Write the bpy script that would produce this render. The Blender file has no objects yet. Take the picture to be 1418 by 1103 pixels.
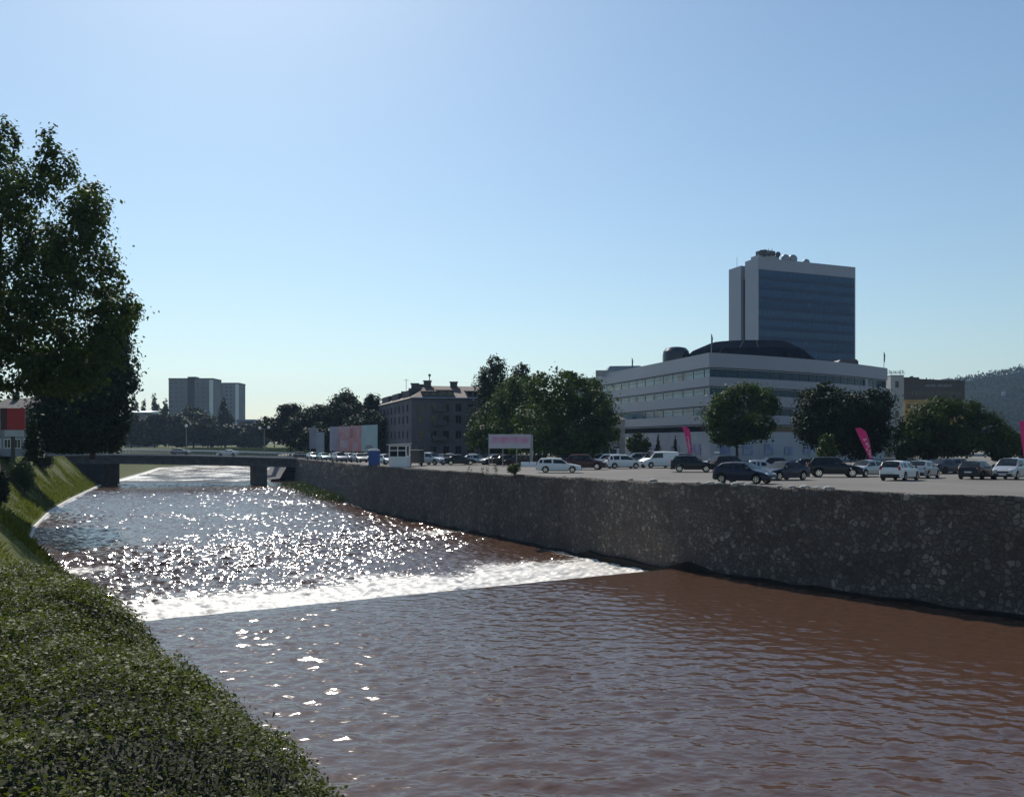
import bpy, math, random
import numpy as np
from mathutils import Vector, Matrix

random.seed(7)
R = math.radians
sc = bpy.context.scene
COL = sc.collection
F, CX, HZ = 1180.0, 709.0, 612.0          # focal length and horizon of the 1418 px wide photograph
SUN_AZ, SUN_EL = -19.0, 42.5

# ------------------------------------------------------------------ helpers
def hz(d):
    """how far the car park lies below the eye at depth d (it falls gently downstream)"""
    return float(np.interp(d, [0, 41, 57, 80, 118, 179, 260], [2.66, 2.76, 2.78, 3.08, 3.14, 3.5, 3.55]))

def px2x(px, d):
    return (px - CX) / F * d

def zat(py, d):
    return (HZ - py) / F * d

def lot_pt(px, d, dz=0.0):
    return Vector((px2x(px, d), d, -hz(d) + dz))

def tag(o, label=None, cat=None, group=None, kind=None):
    if label: o['label'] = label
    if cat: o['category'] = cat
    if group: o['group'] = group
    if kind: o['kind'] = kind
    return o

def empty(name, loc=(0, 0, 0), rz=0.0):
    o = bpy.data.objects.new(name, None)
    COL.objects.link(o)
    o.location = loc
    o.rotation_euler = (0, 0, rz)
    o.empty_display_size = 0.2
    return o

def link_mesh(name, me, parent=None):
    o = bpy.data.objects.new(name, me)
    COL.objects.link(o)
    if parent is not None:
        o.parent = parent
    return o

class MB:
    """collects boxes, prisms, tubes and lathes and links them as one mesh object"""
    def __init__(s):
        s.v = []; s.f = []; s.m = []
    def add(s, vs, fs, mi=0, M=None):
        b = len(s.v)
        for p in vs:
            p = Vector(p)
            if M is not None: p = M @ p
            s.v.append(p[:])
        for f in fs:
            s.f.append([i + b for i in f]); s.m.append(mi)
        return s
    def box(s, x0, x1, y0, y1, z0, z1, mi=0, M=None, bev=0.0):
        vs = [(x, y, z) for z in (z0, z1) for y in (y0, y1) for x in (x0, x1)]
        fs = [(0, 2, 3, 1), (4, 5, 7, 6), (0, 1, 5, 4), (2, 6, 7, 3), (0, 4, 6, 2), (1, 3, 7, 5)]
        return s.add(vs, fs, mi, M)
    def prism(s, poly, z0, z1, mi=0, M=None, top_poly=None):
        n = len(poly)
        tp = top_poly or poly
        z0s = z0 if hasattr(z0, '__len__') else [z0] * n
        z1s = z1 if hasattr(z1, '__len__') else [z1] * n
        vs = [(p[0], p[1], z0s[i]) for i, p in enumerate(poly)] + [(p[0], p[1], z1s[i]) for i, p in enumerate(tp)]
        fs = [tuple(reversed(range(n))), tuple(range(n, 2 * n))]
        fs += [(i, (i + 1) % n, n + (i + 1) % n, n + i) for i in range(n)]
        return s.add(vs, fs, mi, M)
    def tube(s, pts, r, n=8, mi=0, M=None, cap=True):
        pts = [Vector(p) for p in pts]
        rs = r if hasattr(r, '__len__') else [r] * len(pts)
        vs = []; fs = []
        for i, p in enumerate(pts):
            a = pts[max(i - 1, 0)]; b = pts[min(i + 1, len(pts) - 1)]
            d = (b - a).normalized()
            u = d.cross(Vector((0, 0, 1)))
            if u.length < 1e-3: u = d.cross(Vector((1, 0, 0)))
            u.normalize(); w = d.cross(u).normalized()
            for k in range(n):
                t = 2 * math.pi * k / n
                vs.append(p + (u * math.cos(t) + w * math.sin(t)) * rs[i])
        for i in range(len(pts) - 1):
            for k in range(n):
                k2 = (k + 1) % n
                fs.append((i * n + k, i * n + k2, (i + 1) * n + k2, (i + 1) * n + k))
        if cap:
            fs.append(tuple(range(n))); b = (len(pts) - 1) * n
            fs.append(tuple(b + k for k in reversed(range(n))))
        return s.add(vs, fs, mi, M)
    def lathe(s, prof, n=16, mi=0, M=None):
        """prof: (radius, z) from bottom to top, round the z axis"""
        vs = []; fs = []
        for r, z in prof:
            for k in range(n):
                t = 2 * math.pi * k / n
                vs.append((r * math.cos(t), r * math.sin(t), z))
        for i in range(len(prof) - 1):
            for k in range(n):
                k2 = (k + 1) % n
                fs.append((i * n + k, i * n + k2, (i + 1) * n + k2, (i + 1) * n + k))
        fs.append(tuple(reversed(range(n)))); b = (len(prof) - 1) * n
        fs.append(tuple(b + k for k in range(n)))
        return s.add(vs, fs, mi, M)
    def blob(s, c, r, n=10, mi=0):
        prof = [(max(math.cos(t), 0.02) * 1.0, math.sin(t)) for t in np.linspace(-math.pi / 2, math.pi / 2, 7)]
        M = Matrix.Translation(Vector(c)) @ Matrix.Diagonal((r[0], r[1], r[2], 1))
        return s.lathe(prof, n, mi, M)
    def build(s, name, mats, parent=None, smooth=None):
        me = bpy.data.meshes.new(name)
        me.from_pydata(s.v, [], s.f)
        if not isinstance(mats, (list, tuple)): mats = [mats]
        for m in mats: me.materials.append(m)
        me.polygons.foreach_set('material_index', s.m)
        if smooth is not None:
            me.polygons.foreach_set('use_smooth', [True] * len(me.polygons))
            me.set_sharp_from_angle(angle=R(smooth))
        me.update()
        return link_mesh(name, me, parent)

def np_mesh(name, v, q, mats, parent=None, smooth=False, attrs=None):
    """fast quad mesh from numpy arrays"""
    me = bpy.data.meshes.new(name)
    v = np.asarray(v, np.float32); q = np.asarray(q, np.int32)
    me.vertices.add(len(v)); me.vertices.foreach_set('co', v.ravel())
    me.loops.add(q.size); me.loops.foreach_set('vertex_index', q.ravel())
    me.polygons.add(len(q))
    me.polygons.foreach_set('loop_start', np.arange(0, q.size, q.shape[1], dtype=np.int32))
    me.polygons.foreach_set('loop_total', np.full(len(q), q.shape[1], np.int32))
    if smooth: me.polygons.foreach_set('use_smooth', np.ones(len(q), bool))
    me.update(calc_edges=True)
    for k, a in (attrs or {}).items():
        at = me.attributes.new(k, 'FLOAT', 'POINT'); at.data.foreach_set('value', np.asarray(a, np.float32).ravel())
    if not isinstance(mats, (list, tuple)): mats = [mats]
    for m in mats: me.materials.append(m)
    return link_mesh(name, me, parent)

def grid_quads(nr, nc):
    i = np.arange(nr - 1)[:, None] * nc + np.arange(nc - 1)[None, :]
    return np.stack([i, i + 1, i + nc + 1, i + nc], -1).reshape(-1, 4)

# smooth value noise in numpy
def vnoise(x, y, scale, seed):
    rng = np.random.default_rng(seed)
    T = rng.random((256, 256))
    fx = x / scale; fy = y / scale
    ix = np.floor(fx).astype(int); iy = np.floor(fy).astype(int)
    u = fx - ix; w = fy - iy
    u = u * u * (3 - 2 * u); w = w * w * (3 - 2 * w)
    g = lambda a, b: T[a % 256, b % 256]
    return (g(ix, iy) * (1 - u) + g(ix + 1, iy) * u) * (1 - w) + (g(ix, iy + 1) * (1 - u) + g(ix + 1, iy + 1) * u) * w

# ------------------------------------------------------------------ materials
def new_mat(name):
    m = bpy.data.materials.new(name); m.use_nodes = True
    nt = m.node_tree
    b = nt.nodes['Principled BSDF']
    return m, nt, b

def noise(nt, scale, detail=4, rough=0.6, vec=None):
    n = nt.nodes.new('ShaderNodeTexNoise'); n.inputs['Scale'].default_value = scale
    n.inputs['Detail'].default_value = detail; n.inputs['Roughness'].default_value = rough
    if vec is not None: nt.links.new(vec, n.inputs['Vector'])
    return n

def ramp(nt, fac, stops):
    r = nt.nodes.new('ShaderNodeValToRGB')
    els = r.color_ramp.elements
    while len(els) > 1: els.remove(els[-1])
    els[0].position = stops[0][0]; els[0].color = (*stops[0][1], 1)
    for p, c in stops[1:]:
        e = els.new(p); e.color = (*c, 1)
    nt.links.new(fac, r.inputs[0])
    return r

def objco(nt):
    return nt.nodes.new('ShaderNodeTexCoord').outputs['Object']

def bump(nt, h, strength, dist, b):
    n = nt.nodes.new('ShaderNodeBump'); n.inputs['Strength'].default_value = strength; n.inputs['Distance'].default_value = dist
    nt.links.new(h, n.inputs['Height']); nt.links.new(n.outputs[0], b.inputs['Normal'])
    return n

def plain(name, c, rough=0.6, var=0.15, scale=1.5, metal=0.0, bmp=0.0, spec=0.5):
    """a colour with soft blotches of wear"""
    m, nt, b = new_mat(name)
    n = noise(nt, scale, 5, 0.65, objco(nt))
    lo = tuple(x * (1 - var) for x in c); hi = tuple(min(x * (1 + var), 1) for x in c)
    r = ramp(nt, n.outputs[0], [(0.3, lo), (0.7, hi)])
    nt.links.new(r.outputs[0], b.inputs['Base Color'])
    b.inputs['Roughness'].default_value = rough; b.inputs['Metallic'].default_value = metal
    b.inputs['Specular IOR Level'].default_value = spec
    if bmp: bump(nt, n.outputs[0], bmp, 0.05, b)
    return m

def paint(name, c, metal=0.0):
    m, nt, b = new_mat(name)
    n = noise(nt, 3.0, 3, 0.5, objco(nt))
    r = ramp(nt, n.outputs[0], [(0.3, tuple(x * 0.93 for x in c)), (0.7, c)])
    nt.links.new(r.outputs[0], b.inputs['Base Color'])
    b.inputs['Roughness'].default_value = 0.32; b.inputs['Metallic'].default_value = metal
    b.inputs['Specular IOR Level'].default_value = 0.3; b.inputs['Coat Weight'].default_value = 0.2; b.inputs['Coat Roughness'].default_value = 0.06
    return m

def glass_dark(name, c=(0.015, 0.02, 0.025), see=0.0, rough=0.04, spec=0.35, tint=(1, 1, 1)):
    m, nt, b = new_mat(name)
    b.inputs['Base Color'].default_value = (*c, 1); b.inputs['Roughness'].default_value = rough
    b.inputs['Specular IOR Level'].default_value = spec; b.inputs['Specular Tint'].default_value = (*tint, 1)
    if see > 0:
        t = nt.nodes.new('ShaderNodeBsdfTransparent'); t.inputs[0].default_value = (0.55, 0.65, 0.66, 1)
        mx = nt.nodes.new('ShaderNodeMixShader'); mx.inputs[0].default_value = see
        nt.links.new(b.outputs[0], mx.inputs[1]); nt.links.new(t.outputs[0], mx.inputs[2])
        nt.links.new(mx.outputs[0], nt.nodes['Material Output'].inputs[0])
    return m

def leaf_mat(name, c1, c2, transl=0.3, gloss=0.35, scale=0.6, third=None, spec=0.07):
    m = bpy.data.materials.new(name); m.use_nodes = True
    nt = m.node_tree; b = nt.nodes['Principled BSDF']
    n = noise(nt, scale, 4, 0.7, objco(nt))
    st = [(0.35, c1), (0.65, c2)]
    if third: st.append((0.74, third))
    r = ramp(nt, n.outputs[0], st)
    nt.links.new(r.outputs[0], b.inputs['Base Color'])
    b.inputs['Roughness'].default_value = gloss; b.inputs['Specular IOR Level'].default_value = spec
    t = nt.nodes.new('ShaderNodeBsdfTranslucent')
    g = nt.nodes.new('ShaderNodeMixRGB'); g.blend_type = 'MULTIPLY'; g.inputs[0].default_value = 1
    g.inputs[2].default_value = (1.5, 1.6, 0.5, 1)
    nt.links.new(r.outputs[0], g.inputs[1]); nt.links.new(g.outputs[0], t.inputs[0])
    mx = nt.nodes.new('ShaderNodeMixShader'); mx.inputs[0].default_value = transl
    nt.links.new(b.outputs[0], mx.inputs[1]); nt.links.new(t.outputs[0], mx.inputs[2])
    nt.links.new(mx.outputs[0], nt.nodes['Material Output'].inputs[0])
    return m

MAT = {}
MAT['concrete'] = plain('concrete', (0.30, 0.29, 0.27), 0.85, 0.25, 0.7, bmp=0.3)
MAT['dark_concrete'] = plain('dark_concrete', (0.085, 0.082, 0.08), 0.9, 0.35, 0.9, bmp=0.4)
MAT['white_panel'] = plain('white_panel', (0.235, 0.245, 0.295), 0.42, 0.05, 0.12)
MAT['white_paint'] = plain('white_paint', (0.75, 0.75, 0.74), 0.45, 0.06, 1.0)
MAT['grey_metal'] = plain('grey_metal', (0.25, 0.26, 0.27), 0.45, 0.15, 1.0, metal=0.4)
MAT['dark_metal'] = plain('dark_metal', (0.035, 0.036, 0.04), 0.5, 0.2, 1.0)
MAT['chrome'] = plain('bright_metal', (0.6, 0.6, 0.6), 0.22, 0.1, 1.0, metal=1.0)
MAT['rubber'] = plain('rubber', (0.012, 0.012, 0.012), 0.8, 0.2, 4)
MAT['trim'] = plain('black_trim', (0.015, 0.015, 0.016), 0.6, 0.2, 4)
MAT['car_glass'] = glass_dark('car_glass', (0.012, 0.016, 0.018), 0.35, spec=0.6)
MAT['glass'] = glass_dark('window_glass', (0.012, 0.016, 0.022), 0)
MAT['blue_glass'] = glass_dark('blue_window_glass', (0.014, 0.034, 0.060), 0, 0.08)
MAT['teal_glass'] = glass_dark('teal_window_glass', (0.006, 0.022, 0.052), 0, 0.05, .28, (0.40, 0.75, 1.0))
MAT['lamp_clear'] = plain('lamp_glass', (0.7, 0.7, 0.7), 0.12, 0.05, 3)
MAT['lamp_red'] = plain('red_lamp_glass', (0.25, 0.012, 0.01), 0.2, 0.1, 3)
MAT['plate'] = plain('plate_white', (0.6, 0.6, 0.6), 0.5, 0.03, 3)
MAT['magenta'] = plain('magenta_cloth', (0.62, 0.02, 0.16), 0.7, 0.12, 1.2)
MAT['pale_print'] = plain('pale_print', (0.72, 0.42, 0.52), 0.7, 0.1, 2)
MAT['bark'] = plain('bark', (0.055, 0.042, 0.032), 0.9, 0.35, 4, bmp=0.6)
MAT['blue_plastic'] = plain('blue_plastic', (0.015, 0.07, 0.28), 0.45, 0.08, 1)
MAT['roof_tile'] = None

def asphalt_mat():
    m, nt, b = new_mat('worn_asphalt')
    co = objco(nt)
    n1 = noise(nt, 0.09, 5, 0.6, co); n2 = noise(nt, 1.8, 6, 0.75, co); n3 = noise(nt, 30, 3, 0.6, co)
    r = ramp(nt, n1.outputs[0], [(0.3, (0.145, 0.133, 0.118)), (0.5, (0.178, 0.163, 0.146)), (0.72, (0.215, 0.198, 0.178))])
    r2 = ramp(nt, n2.outputs[0], [(0.3, (0.8, 0.8, 0.8)), (0.62, (1, 1, 1)), (0.75, (1.1, 1.1, 1.08))])
    mx = nt.nodes.new('ShaderNodeMixRGB'); mx.blend_type = 'MULTIPLY'; mx.inputs[0].default_value = 1
    nt.links.new(r.outputs[0], mx.inputs[1]); nt.links.new(r2.outputs[0], mx.inputs[2])
    nt.links.new(mx.outputs[0], b.inputs['Base Color'])
    b.inputs['Roughness'].default_value = 0.9; b.inputs['Specular IOR Level'].default_value = 0.25
    bump(nt, n3.outputs[0], 0.3, 0.02, b)
    return m
MAT['asphalt'] = asphalt_mat()

def stone_mat():
    m, nt, b = new_mat('rubble_stone')
    co = objco(nt)
    dn = noise(nt, 1.3, 3, 0.6, co)
    ad = nt.nodes.new('ShaderNodeMixRGB'); ad.blend_type = 'ADD'; ad.inputs[0].default_value = 0.35
    nt.links.new(co, ad.inputs[1]); nt.links.new(dn.outputs['Color'], ad.inputs[2])
    v = nt.nodes.new('ShaderNodeTexVoronoi'); v.inputs['Scale'].default_value = 3.3; nt.links.new(ad.outputs[0], v.inputs['Vector'])
    e = nt.nodes.new('ShaderNodeTexVoronoi'); e.feature = 'DISTANCE_TO_EDGE'; e.inputs['Scale'].default_value = 3.3
    nt.links.new(ad.outputs[0], e.inputs['Vector'])
    sep = nt.nodes.new('ShaderNodeSeparateColor'); nt.links.new(v.outputs['Color'], sep.inputs[0])
    stone = ramp(nt, sep.outputs[0], [(0.0, (0.105, 0.084, 0.070)), (0.45, (0.13, 0.106, 0.088)), (0.75, (0.158, 0.130, 0.107)), (0.93, (0.225, 0.188, 0.154)), (1.0, (0.30, 0.255, 0.21))])
    st = noise(nt, 0.35, 5, 0.65, co)
    stain = ramp(nt, st.outputs[0], [(0.33, (0.55, 0.54, 0.52)), (0.6, (1, 1, 1))])
    mx = nt.nodes.new('ShaderNodeMixRGB'); mx.blend_type = 'MULTIPLY'; mx.inputs[0].default_value = 1
    nt.links.new(stone.outputs[0], mx.inputs[1]); nt.links.new(stain.outputs[0], mx.inputs[2])
    mort = ramp(nt, e.outputs['Distance'], [(0.02, (0, 0, 0)), (0.09, (1, 1, 1))])
    mm = nt.nodes.new('ShaderNodeMixRGB'); mm.inputs[1].default_value = (0.095, 0.076, 0.063, 1)
    nt.links.new(mort.outputs[0], mm.inputs[0]); nt.links.new(mx.outputs[0], mm.inputs[2])
    nt.links.new(mm.outputs[0], b.inputs['Base Color'])
    b.inputs['Roughness'].default_value = 0.85
    fine = noise(nt, 9, 4, 0.7, co)
    hmix = nt.nodes.new('ShaderNodeMath'); hmix.operation = 'MULTIPLY_ADD'; hmix.inputs[1].default_value = 0.25
    nt.links.new(fine.outputs[0], hmix.inputs[0]); nt.links.new(mort.outputs[0], hmix.inputs[2])
    bump(nt, hmix.outputs[0], 0.9, 0.08, b)
    return m
MAT['stone'] = stone_mat()

def grass_mat():
    m, nt, b = new_mat('grass_ground')
    co = objco(nt)
    n = noise(nt, 0.45, 6, 0.7, co); n2 = noise(nt, 7, 4, 0.7, co)
    r = ramp(nt, n.outputs[0], [(0.3, (0.06, 0.072, 0.018)), (0.5, (0.085, 0.10, 0.024)), (0.68, (0.125, 0.115, 0.04))])
    nt.links.new(r.outputs[0], b.inputs['Base Color']); b.inputs['Roughness'].default_value = 0.9
    b.inputs['Specular IOR Level'].default_value = 0.15
    bump(nt, n2.outputs[0], 0.8, 0.12, b)
    return m
MAT['grass'] = grass_mat()
MAT['earth'] = plain('dusty_ground', (0.17, 0.16, 0.13), 0.95, 0.3, 0.2)

def water_mat(name, base, bscale, bstr, rough, foam_glare=False, stretch=(1, 1, 1), detail=4):
    m, nt, b = new_mat(name)
    co = objco(nt)
    mp = nt.nodes.new('ShaderNodeMapping'); mp.inputs['Scale'].default_value = stretch
    mp.inputs['Rotation'].default_value = (0, 0, R(31))
    nt.links.new(co, mp.inputs[0])
    n = noise(nt, bscale, detail, 0.6, mp.outputs[0])
    b.inputs['Base Color'].default_value = (*base, 1)
    b.inputs['Roughness'].default_value = rough
    b.inputs['IOR'].default_value = 1.40
    bump(nt, n.outputs[0], bstr, 0.1, b)
    if foam_glare:
        at = nt.nodes.new('ShaderNodeAttribute'); at.attribute_name = 'foam_glare'
        n2 = noise(nt, 2.6, 9, 0.78, mp.outputs[0])
        s = nt.nodes.new('ShaderNodeMath'); s.operation = 'ADD'
        nt.links.new(at.outputs['Fac'], s.inputs[0]); nt.links.new(n2.outputs[0], s.inputs[1])
        f = ramp(nt, s.outputs[0], [(0.88, (0, 0, 0)), (1.10, (1, 1, 1))])
        mx = nt.nodes.new('ShaderNodeMixRGB'); mx.inputs[1].default_value = (*base, 1); mx.inputs[2].default_value = (0.66, 0.62, 0.56, 1)
        nt.links.new(f.outputs[0], mx.inputs[0]); nt.links.new(mx.outputs[0], b.inputs['Base Color'])
        rr = nt.nodes.new('ShaderNodeMapRange'); rr.inputs['To Min'].default_value = rough; rr.inputs['To Max'].default_value = 0.55
        nt.links.new(f.outputs[0], rr.inputs['Value']); nt.links.new(rr.outputs[0], b.inputs['Roughness'])
    return m
MUD = (0.080, 0.042, 0.026)
MAT['pool_water'] = water_mat('pool_water', MUD, 2.2, 0.45, 0.12, stretch=(0.8, 1.3, 1), detail=1.5)
MAT['lower_water'] = water_mat('lower_water', MUD, 2.1, 0.75, 0.12, foam_glare=True, detail=2, stretch=(0.8, 1.3, 1))

def tile_mat():
    m, nt, b = new_mat('clay_roof_tiles')
    co = objco(nt)
    w = nt.nodes.new('ShaderNodeTexWave'); w.inputs['Scale'].default_value = 3; w.bands_direction = 'X'; nt.links.new(co, w.inputs[0])
    n = noise(nt, 0.8, 5, 0.7, co)
    r = ramp(nt, n.outputs[0], [(0.3, (0.075, 0.042, 0.034)), (0.7, (0.15, 0.080, 0.060))])
    nt.links.new(r.outputs[0], b.inputs['Base Color']); b.inputs['Roughness'].default_value = 0.7
    bump(nt, w.outputs[0], 0.5, 0.08, b)
    return m
MAT['roof_tile'] = tile_mat()

LEAF = {
    'tree_near': leaf_mat('broad_leaf', (0.030, 0.048, 0.018), (0.056, 0.086, 0.024), 0.36, 0.5, 0.35),
    'tree_dark': leaf_mat('dark_leaf', (0.014, 0.025, 0.014), (0.024, 0.040, 0.017), 0.12, 0.55, 0.3),
    'tree_mid': leaf_mat('mid_leaf', (0.026, 0.046, 0.018), (0.052, 0.088, 0.024), 0.28, 0.55, 0.3),
    'tree_olive': leaf_mat('olive_leaf', (0.030, 0.046, 0.016), (0.060, 0.082, 0.024), 0.2, 0.55, 0.3),
    'far': leaf_mat('far_leaf', (0.018, 0.030, 0.016), (0.030, 0.048, 0.020), 0.12, 0.6, 0.15),
    'hedge': leaf_mat('hedge_leaf', (0.054, 0.063, 0.021), (0.092, 0.108, 0.031), 0.32, 0.52, 1.6, third=(0.15, 0.16, 0.045), spec=.12),
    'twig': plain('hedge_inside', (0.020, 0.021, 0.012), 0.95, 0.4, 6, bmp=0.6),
    'bush': leaf_mat('bush_leaf', (0.045, 0.065, 0.022), (0.070, 0.100, 0.032), 0.25, 0.45, 0.8),
}

# ------------------------------------------------------------------ setting: river, banks, ground
RW = [(90, -30), (60, 2), (40, 24.3), (24.8, 41.3), (19.6, 47.1), (11.7, 57.3), (-0.6, 80.7), (-8.8, 95), (-20.9, 118), (-33.5, 150), (-44.6, 179), (-62, 225), (-72, 260), (-74, 290), (-40, 322), (300, 385), (6000, 425)]
LW = [(25, -40), (6, -8), (1.5, 0), (-3.5, 8), (-8.5, 20), (-17.8, 40.4), (-28.2, 52), (-36.1, 63.9), (-43.9, 77.8), (-50.4, 90.2), (-60.4, 111.9), (-68.7, 132.6), (-86.3, 179), (-108, 250), (-124, 300), (-121, 338), (-60, 368), (300, 440), (5900, 470)]
RWa, LWa = np.array(RW), np.array(LW)
def rx(y): return np.interp(y, RWa[:, 1], RWa[:, 0])
def lx(y): return np.interp(y, LWa[:, 1], LWa[:, 0])
Z_POOL, Z_LOW = -8.5, -9.1
CREST = [(-17.8, 40.4), (8.6, 56.3)]
def crest_dist(x, y):
    (x0, y0), (x1, y1) = CREST
    L = math.hypot(x1 - x0, y1 - y0)
    return ((x1 - x0) * (y - y0) - (y1 - y0) * (x - x0)) / L     # >0 beyond the crest (downstream)
def crest_y(x):
    (x0, y0), (x1, y1) = CREST
    return y0 + (x - x0) * (y1 - y0) / (x1 - x0)

def waves(x, y, lams, slope, dirs, seed, aniso=0.5):
    """sum of sines: lams wavelengths, rms slope shared among them"""
    rng = np.random.default_rng(seed)
    h = np.zeros_like(x)
    n = len(lams)
    for lam in lams:
        a = dirs + rng.normal(0, aniso)
        k = 2 * math.pi / lam
        amp = slope / k * math.sqrt(2.0 / n)
        ph = rng.random() * 6.283
        # wander the phase a little so that crests break up
        wob = 1.6 * (vnoise(x + 500, y + 500, lam * 2.3, int(rng.integers(1e6))) - 0.5) * 2
        h += amp * np.sin(k * (x * math.cos(a) + y * math.sin(a)) + ph + wob * 2)
    return h

# upper pool: sheet from behind the camera to the weir crest
def build_pool():
    rows = []
    ys_t = np.concatenate([np.linspace(0, 0.35, 60, endpoint=False), np.linspace(0.35, 1.0, 330)])
    us = np.linspace(-0.04, 1.04, 360)
    # quad between the near line and the crest line, stretched across the channel
    near_l, near_r = np.array([14.0, -30.0]), np.array([95.0, -30.0])
    cl = np.array([-20.5, 38.8]); cr = np.array([13.3, 59.13])
    T, U = np.meshgrid(ys_t, us, indexing='ij')
    TT = T
    Lx = np.interp(TT, [0, 0.45, 0.60, 0.72, 0.86, 1.0], [24, 2.5, -5, -9.5, -15.5, cl[0]]); Ly = np.interp(TT, [0, 0.45, 0.60, 0.72, 0.86, 1.0], [-38, 0.5, 12, 22, 32, cl[1]])
    Rx = np.interp(TT, [0, 0.5, 0.8, 1.0], [92, 42, 22, cr[0] + .6]); Ry = np.interp(TT, [0, 0.5, 0.8, 1.0], [-30, 24, 46, cr[1]])
    X = Lx + (Rx - Lx) * U; Y = Ly + (Ry - Ly) * U
    # let the last row follow the crest exactly
    rng = np.random.default_rng(3)
    lams = rng.uniform(0.42, 1.5, 30)
    H = waves(X, Y, lams, 0.115, R(100), 11, 0.9)
    edge = np.clip((1 - TT) / 0.05, 0, 1)
    H = H * (0.55 + 0.9 * vnoise(X + 300, Y + 300, 7.0, 17))
    Z = Z_POOL + H * (0.25 + 0.75 * edge)
    v = np.stack([X, Y, Z], -1).reshape(-1, 3)
    o = np_mesh('river_water', v, grid_quads(*X.shape), MAT['pool_water'], smooth=True)
    tag(o, kind='structure')
build_pool()

def build_lower():
    ss = np.concatenate([np.linspace(0, 40, 420, endpoint=False), np.linspace(40, 150, 420, endpoint=False), np.linspace(150, 400, 120)])
    us = np.linspace(-0.03, 1.03, 250)
    S, U = np.meshgrid(ss, us, indexing='ij')
    # first line just behind the crest, later lines lie straight across the view
    y0 = 40.0
    Yl = 39.2 + S; Yr = 58.4 + S * 0.85
    Xl = lx(Yl); Xr = rx(Yr)
    X = Xl + (Xr - Xl) * U; Y = Yl + (Yr - Yl) * U
    d = crest_dist(X, Y)
    rng = np.random.default_rng(5)
    far = np.clip(1.45 - d / 210, 0.6, 1)
    big = waves(X, Y, rng.uniform(1.2, 4.5, 16), 0.085, R(120), 21, 0.7)
    small = waves(X, Y, rng.uniform(0.45, 1.2, 14), 0.23, R(110), 22, 1.0)
    rough = 0.65 + 0.9 * vnoise(X, Y, 13, 31) + 0.5 * np.exp(-((d - 5) / 9) ** 2) + 0.8 * np.exp(-((d - 27 - 9 * (U - .5)) / 9) ** 2)
    chop = (vnoise(X, Y, 0.55, 41) - 0.5) * 0.07 * np.exp(-np.maximum(d, 0) / 14) + (vnoise(X, Y, .28, 44) - .5) * 0.06 * np.exp(-np.maximum(d, 0) / 14) + (vnoise(X, Y, 1.3, 43) - .5) * 0.12 * np.exp(-np.maximum(d, 0) / 14)
    fall = np.exp(-np.clip(d, 0, 9) / 0.7)                    # slides down the weir face
    Z = Z_LOW + (big + small) * rough * far * 0.8 + chop + 0.55 * fall * np.clip(d * 4, 0, 1)
    Z = np.where(d < 0.15, np.minimum(Z, Z_POOL - 0.12), Z)
    streak = vnoise(X * 0.6 + Y * .3, Y * 0.6 - X * .3, 3.0, 51)
    foam_glare = 0.70 * np.exp(-(np.maximum(d, 0) / 12) ** 2) + 0.22 * streak - 0.05
    foam_glare += 0.24 * np.exp(-((d - 29 - 9 * (U - .5)) / 5) ** 2) * (0.5 + streak)  # second bright band: sun glints painted into the water colour with some foam
    foam_glare += 0.30 * np.exp(-(np.minimum(np.abs(X - lx(Y)), 9) / 0.8) ** 2)
    foam_glare += 0.22 * np.exp(-((X - rx(Y)) / 1.6) ** 2) * (Y < 150)
    foam_glare += 0.18 * np.exp(-((d - 110) / 14) ** 2) * (0.4 + U)
    foam_glare += 0.34 * ((Y > 200) & (Y < 420))  # glare beyond the bridge, painted in by whitening the water
    v = np.stack([X, Y, Z], -1).reshape(-1, 3)
    o = np_mesh('river_rapids_water', v, grid_quads(*X.shape), MAT['lower_water'], smooth=True, attrs={'foam_glare': foam_glare})
    tag(o, kind='structure')
build_lower()

# weir body under the crest
b = MB()
(cx0, cy0), (cx1, cy1) = (-22.0, 37.87), (13.5, 59.25)
dn = Vector((cy0 - cy1, cx1 - cx0)).normalized()          # downstream
def cp(t, off): return (cx0 + (cx1 - cx0) * t + dn[0] * off, cy0 + (cy1 - cy0) * t + dn[1] * off)
b.prism([cp(0, -1.4), cp(1, -1.4), cp(1, 0.02), cp(0, 0.02)], -11, Z_POOL - 0.10)
o = b.build('weir', MAT['dark_concrete']); tag(o, kind='structure')

# river bed below everything
o = np_mesh('river_bed', [(-700, -60, -11), (200, -60, -11), (200, 1200, -11), (-700, 1200, -11)], [(0, 1, 2, 3)], MAT['dark_concrete']); tag(o, kind='structure')

# right bank: wall, lot, ground
YR = np.unique(np.concatenate([np.linspace(-30, 200, 116), np.linspace(200, 340, 8), [560, 1100]]))
def lotz(y): return -np.interp(y, [0, 41, 57, 80, 118, 179, 260], [2.66, 2.76, 2.78, 3.08, 3.14, 3.5, 3.55])

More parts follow.
